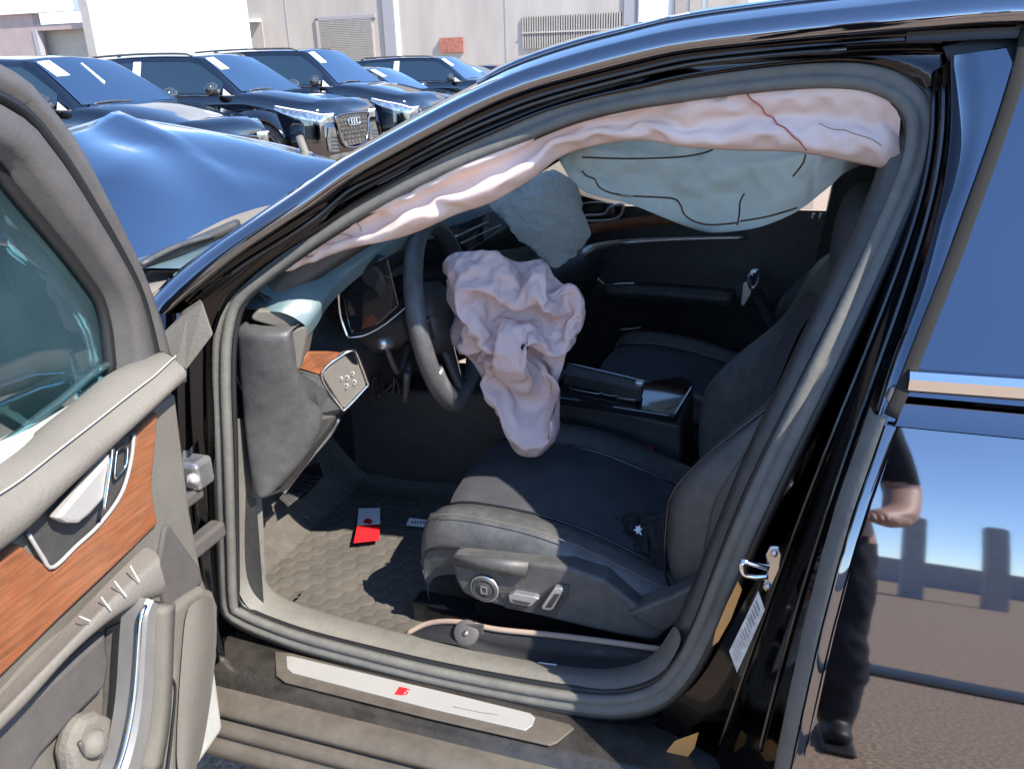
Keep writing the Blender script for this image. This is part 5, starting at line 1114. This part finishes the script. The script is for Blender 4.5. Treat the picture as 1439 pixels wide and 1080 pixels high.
# ------------------------------------------------------------------ buildings
M['wall_beige'] = mat('wall_beige', (.40, .36, .315), rough=.9, var=.12, vscale=.9, bump=.1, bscale=8, streak=(1, 1, .25))
M['wall_white'] = mat('wall_white', (.84, .84, .83), rough=.85, var=.03, vscale=1)
M['shutter'] = mat('shutter', (.36, .33, .29), rough=.7, var=.08, vscale=3)
M['col_grey'] = mat('col_grey', (.30, .29, .30), rough=.8)
M['brick_red'] = mat('brick_red', (.34, .13, .09), rough=.8, var=.3, vscale=6)
M['mauve'] = mat('mauve', (.33, .26, .24), rough=.9, var=.08, vscale=2)
YW = 46.0
def W(px, py, d=0): return A(px, py, y=YW+d)
WH = root('warehouse', 'long beige warehouse with roller shutters and a barred vent behind the cars', 'building', (W(600, 60).x, YW+5, GZ))
def wbox(name, x0, y0, x1, y1, d, th, m, par, Yp=None, **k):
    Y_ = (Yp or YW)+d; xa, xb = sorted((A(x0, 50, y=Y_).x, A(x1, 50, y=Y_).x)); z1, z0 = [max(GZ-.05, A((x0+x1)/2, q, y=Y_).z) for q in (y0, y1)]
    return box(name, ((xa+xb)/2, (Yp or YW)+d+th/2, (z0+z1)/2), (xb-xa, th, z1-z0), m, par, **k)
xl, xr = W(345, 40).x, W(893, 40).x
box('wall', ((xl+xr)/2, YW+4.5, 4.4), (xr-xl, 9, 9.1), M['wall_beige'], WH, bev=.03)
SH = wbox('roller_shutter', 449, 27, 525, 130, -.06, .08, M['shutter'], WH)
za, zb_ = W(480, 64).z, W(480, 27).z; xa, xb_ = W(450, 45).x, W(524, 45).x
V = []; F = []
for i in range(44):
    v, f = bxv(((xa+xb_)/2, YW-.085, lerp(GZ+.05, zb_, (i+.5)/44)), (xb_-xa, .05, .055)); o_ = len(V); V += v; F += [tuple(q+o_ for q in t) for t in f]
sx = mk('shutter_ribs', V, F, M['shutter'], SH, smooth=False); sx['kind'] = 'stuff'
wbox('shutter_frame', 445, 22, 529, 27, -.12, .2, M['col_grey'], WH); wbox('shutter_frame', 445, 27, 449, 130, -.12, .2, M['wall_beige'], WH)
wbox('roller_shutter', 347, 28, 370, 130, -.06, .08, M['shutter'], WH); wbox('shutter_awning', 347, 27, 363, 31, -.5, .5, M['wall_white'], WH)
wbox('column', 540, -300, 555, 130, -.15, .2, M['col_grey'], WH); wbox('column_edge', 556, -300, 561, 130, -.12, .2, M['wall_white'], WH)
wbox('wall_joint', 709.5, -300, 711.5, 130, -.02, .04, M['col_grey'], WH); wbox('wall_joint', 404, -300, 405.5, 130, -.02, .04, M['col_grey'], WH)
wbox('red_board', 617, 53, 650, 74, -.2, .18, M['brick_red'], WH)
LV = wbox('barred_vent', 734, 21, 873, 67, -.03, .06, M['rub_black'], WH)
xa, xb_ = W(734, 45).x, W(873, 45).x; za, zb_ = W(800, 67).z, W(800, 21).z
V = []; F = []
for i in range(40):
    v, f = bxv((lerp(xa, xb_, (i+.5)/40), YW-.08, (za+zb_)/2), ((xb_-xa)/40*.55, .06, zb_-za)); o_ = len(V); V += v; F += [tuple(q+o_ for q in t) for t in f]
sx = mk('vent_bars', V, F, M['shutter'], LV, smooth=False); sx['kind'] = 'stuff'
box('vent_rail', ((xa+xb_)/2, YW-.13, lerp(za, zb_, .5)), (xb_-xa, .05, .08), M['wall_beige'], LV)
wbox('end_pier', 876, -300, 893, 130, -.1, .15, M['col_grey'], WH); wbox('end_pier_white', 897, -300, 925, 130, -.2, .6, M['wall_white'], WH)
# house beyond the end of the warehouse
HS = root('far_house', 'pale house with a window showing just over the car roof', 'building', (A(1000, 10, y=60).x, 62, GZ))
wbox('wall', 930, -260, 1180, 140, 0, 6, M['wall_white'], HS, Yp=60)
wbox('wall_panel', 992, -90, 1048, 24, -.15, .1, M['wall_beige'], HS, Yp=60)
fr_ = wbox('window', 944, -40, 985, 34, -.12, .1, M['col_grey'], HS, Yp=60)
wbox('pane', 947, -36, 961, 30, -.15, .06, M['shutter'], fr_, Yp=60); wbox('pane', 967, -36, 982, 30, -.15, .06, M['wall_beige'], fr_, Yp=60)
# white hall on the left
YH = 34.0
HL = root('white_hall', 'bright white hall with a brown garage opening on the left', 'building', (A(150, 60, y=YH).x, YH+4, GZ))
wbox('white_wall', 132, -320, 345, 160, 0, .4, M['wall_white'], HL, Yp=YH)
wbox('fascia', -500, -320, 120, 33, -.1, .5, M['wall_white'], HL, Yp=YH)
wbox('lower_wall', -500, 33, 50, 160, .1, .5, M['mauve'], HL, Yp=YH)
wbox('lintel', 50, 33, 120, 42, .1, .5, M['mauve'], HL, Yp=YH)
wbox('garage_door', 50, 42, 121, 160, .9, .1, M['shutter'], HL, Yp=YH)
wbox('garage_jamb', 46, 42, 52, 160, .05, .3, M['col_grey'], HL, Yp=YH)
a_, b_ = A(126, 90, y=YH-.6), A(117, -40, y=YH-.6)
wbox('corner_post', 119, -320, 131, 160, -.3, .3, M['shutter'], HL, Yp=YH)
# ------------------------------------------------------------------ behind the camera, mirrored in the rear door: the person with the phone, two bollards, a long black strip
M['skin'] = mat('skin', (.50, .29, .20), rough=.55)
M['denim'] = mat('denim', (.018, .021, .032), rough=.9, bump=.6, bscale=40, var=.3)
M['shirt'] = mat('shirt', (.02, .02, .024), rough=.9, bump=.5, bscale=30)
M['boot'] = mat('boot', (.012, .012, .013), rough=.5)
M['hair'] = mat('hair', (.012, .01, .009), rough=.6)
TS = bpy.data.scenes.new('scratch')
def skinned(name, pts, edges, rootv=0, lv=2):
    me = bpy.data.meshes.new(name); me.from_pydata([p[:3] for p in pts], edges, []); o = bpy.data.objects.new(name, me); TS.collection.objects.link(o)
    m = o.modifiers.new('skin', 'SKIN'); m.use_smooth_shade = True; sv = me.skin_vertices[0].data
    for i, p in enumerate(pts): sv[i].radius = (p[3], p[4] if len(p) > 4 else p[3])
    sv[rootv].use_root = True
    s_ = o.modifiers.new('sub', 'SUBSURF'); s_.levels = s_.render_levels = lv
    with bpy.context.temp_override(scene=TS, view_layer=TS.view_layers[0]):
        dg = bpy.context.evaluated_depsgraph_get(); nm = bpy.data.meshes.new_from_object(o.evaluated_get(dg))
    bpy.data.objects.remove(o); return nm
PX, PY, g0 = 1.10, -1.30, GZ
PR = root('person', 'person in dark trousers and boots taking the picture, mirrored in the rear door', 'person', (PX, PY, g0))
B = [(0, 0, .95, .15, .11), (0, 0, 1.10, .135, .10), (0, .0, 1.25, .155, .11), (0, -.02, 1.38, .17, .10), (0, -.02, 1.46, .07, .06), (0, 0, 1.53, .05), (0, .02, 1.62, .085, .10), (0, .02, 1.72, .08, .095),
     (.10, 0, .88, .11), (.11, .02, .50, .085), (.12, -.01, .14, .07), (.12, .02, .06, .045), (.125, .16, .045, .038),
     (-.10, 0, .88, .11), (-.13, .03, .50, .085), (-.16, .02, .14, .07), (-.16, .05, .06, .045), (-.17, .19, .045, .038),
     (.19, -.02, 1.40, .065), (.25, -.06, 1.13, .055), (.22, .12, 1.00, .05), (.18, .19, .98, .036, .045), (.14, .25, .97, .024, .042),
     (-.19, -.02, 1.40, .065), (-.24, .08, 1.18, .045), (-.12, .20, 1.35, .036), (-.08, .215, 1.40, .026, .03)]
E_ = [(0, 1), (1, 2), (2, 3), (3, 4), (4, 5), (5, 6), (6, 7), (0, 8), (8, 9), (9, 10), (10, 11), (11, 12), (0, 13), (13, 14), (14, 15), (15, 16), (16, 17), (3, 18), (18, 19), (19, 20), (20, 21), (21, 22), (3, 23), (23, 24), (24, 25), (25, 26)]
nm = skinned('body', B, E_, 0, 3)
for m_ in ('skin', 'denim', 'shirt', 'boot', 'hair'): nm.materials.append(M[m_])
for f in nm.polygons:
    c = f.center
    arm = (c.x > .1 and c.y > -.045 and .9 < c.z < 1.17) or (c.y > .12 and c.z > .95)
    f.material_index = 3 if c.z < .12 else (1 if c.z < .97 and not arm else (0 if arm else (2 if c.z < 1.48 else (4 if (c.z > 1.70 or c.y < -.02) and c.z > 1.58 else 0))))
    f.use_smooth = True
for v in nm.vertices:
    if v.co.z < 1.0: v.co += v.normal*(.016*noise.noise(Vector((v.co.x*7, v.co.y*7, v.co.z*8+v.co.x*9))) + .007*noise.noise(Vector((v.co.x*18, v.co.y*16, v.co.z*22+v.co.x*20))))*min(1, max(0, (v.co.z-.1)*6))
bo = link('body', nm, None, PR, True)
# fingers on the free hand and the phone hand
def finger(base, dirs, L_, r):
    p = Vector(base); pts = [(p.x, p.y, p.z, r)]
    for k, d in enumerate(dirs):
        p = p + Vector(d).normalized()*L_*(.45, .32, .26)[k]; pts.append((p.x, p.y, p.z, r*(.95-.12*k)))
    return pts
for hx, hy, hz_, sg in ((.14, .25, .97, 1), (-.08, .215, 1.41, -1)):
    for k in range(5):
        if k == 4: base = (hx-.03*sg, hy-.02, hz_+.015); dirs = [(-.2*sg, .6, .5), (-.1*sg, .9, .2), (0, 1, 0)]; L_ = .055
        else: base = (hx+(k-1.5)*.014*sg, hy+.02, hz_+.004); dirs = [(.15*sg*(k-1.5)/2, 1, 0), (.1, .9, -.4), (0, .6, -.7)]; L_ = (.07, .078, .072, .058)[k]
        pf = finger(base, dirs, L_, .0085); me = skinned('finger', pf, [(0, 1), (1, 2), (2, 3)], 0, 1); link('finger', me, M['skin'], PR, True)
lathe('nose', [(0, .03), (.014, .012), (.018, 0)], (0, .11, 1.645), (0, 1, -.3), M['skin'], PR, n=8, local=True)
for s in (-1, 1):
    lathe('eye', [(0, .006), (.008, .003), (.011, 0)], (s*.032, .105, 1.68), (0, 1, 0), M['boot'], PR, n=8, local=True)
    lathe('ear', [(0, .012), (.02, .008), (.028, 0)], (s*.085, .01, 1.66), (s, 0, 0), M['skin'], PR, n=10, local=True)
    box('sole', (.122 if s > 0 else -.165, .08 if s > 0 else .11, .012), (.085, .27, .022), M['boot'], PR, bev=.03, seg=4, local=True)
box('mouth', (0, .108, 1.605), (.04, .008, .008), M['skin'], PR, local=True)
M['post'] = mat('post', (.33, .34, .37), rough=.6, var=.1, vscale=5)
def bollard(x, y, lb):
    b = mk('concrete_post', *[[Vector((sx*w_, sy*w_, z)) for z, w_ in ((0, .17), (2.55, .165), (2.62, .15), (2.66, .09)) for sx, sy in ((-1, -1), (1, -1), (1, 1), (-1, 1))], [(3, 2, 1, 0), (12, 13, 14, 15)] + [(4*k+i, 4*k+(i+1) % 4, 4*k+4+(i+1) % 4, 4*k+4+i) for k in range(3) for i in range(4)]], M['post'], None, smooth=False, bev=.01)
    b.location = (x, y, GZ); tag(b, lb, 'post', 'concrete posts behind the photographer')
bollard(3.41, -13.9, 'grey concrete post mirrored in the rear door, nearer the door edge'); bollard(4.63, -13.9, 'grey concrete post mirrored in the rear door, nearer the picture edge')
rp = sweep('black_strip', [Vector((x, -2.6 - .03*x, GZ)) for x in (-1, 1, 3, 5, 7)], [(-.17, .002), (-.12, .022), (.12, .022), (.17, .002)], M['rub_black'], None, n=14)  # low black strip giving the dark band mirrored in the door
tag(rp, 'long low black strip on the asphalt, mirrored low in the rear door', 'cable ramp')

bw = box('boundary_wall', (4, -32, .9), (90, .3, 1.8), M['post'], None, bev=.02)
tag(bw, 'low grey boundary wall far behind, a dark band in the rear door reflection', 'wall')
bpy.data.scenes.remove(TS)
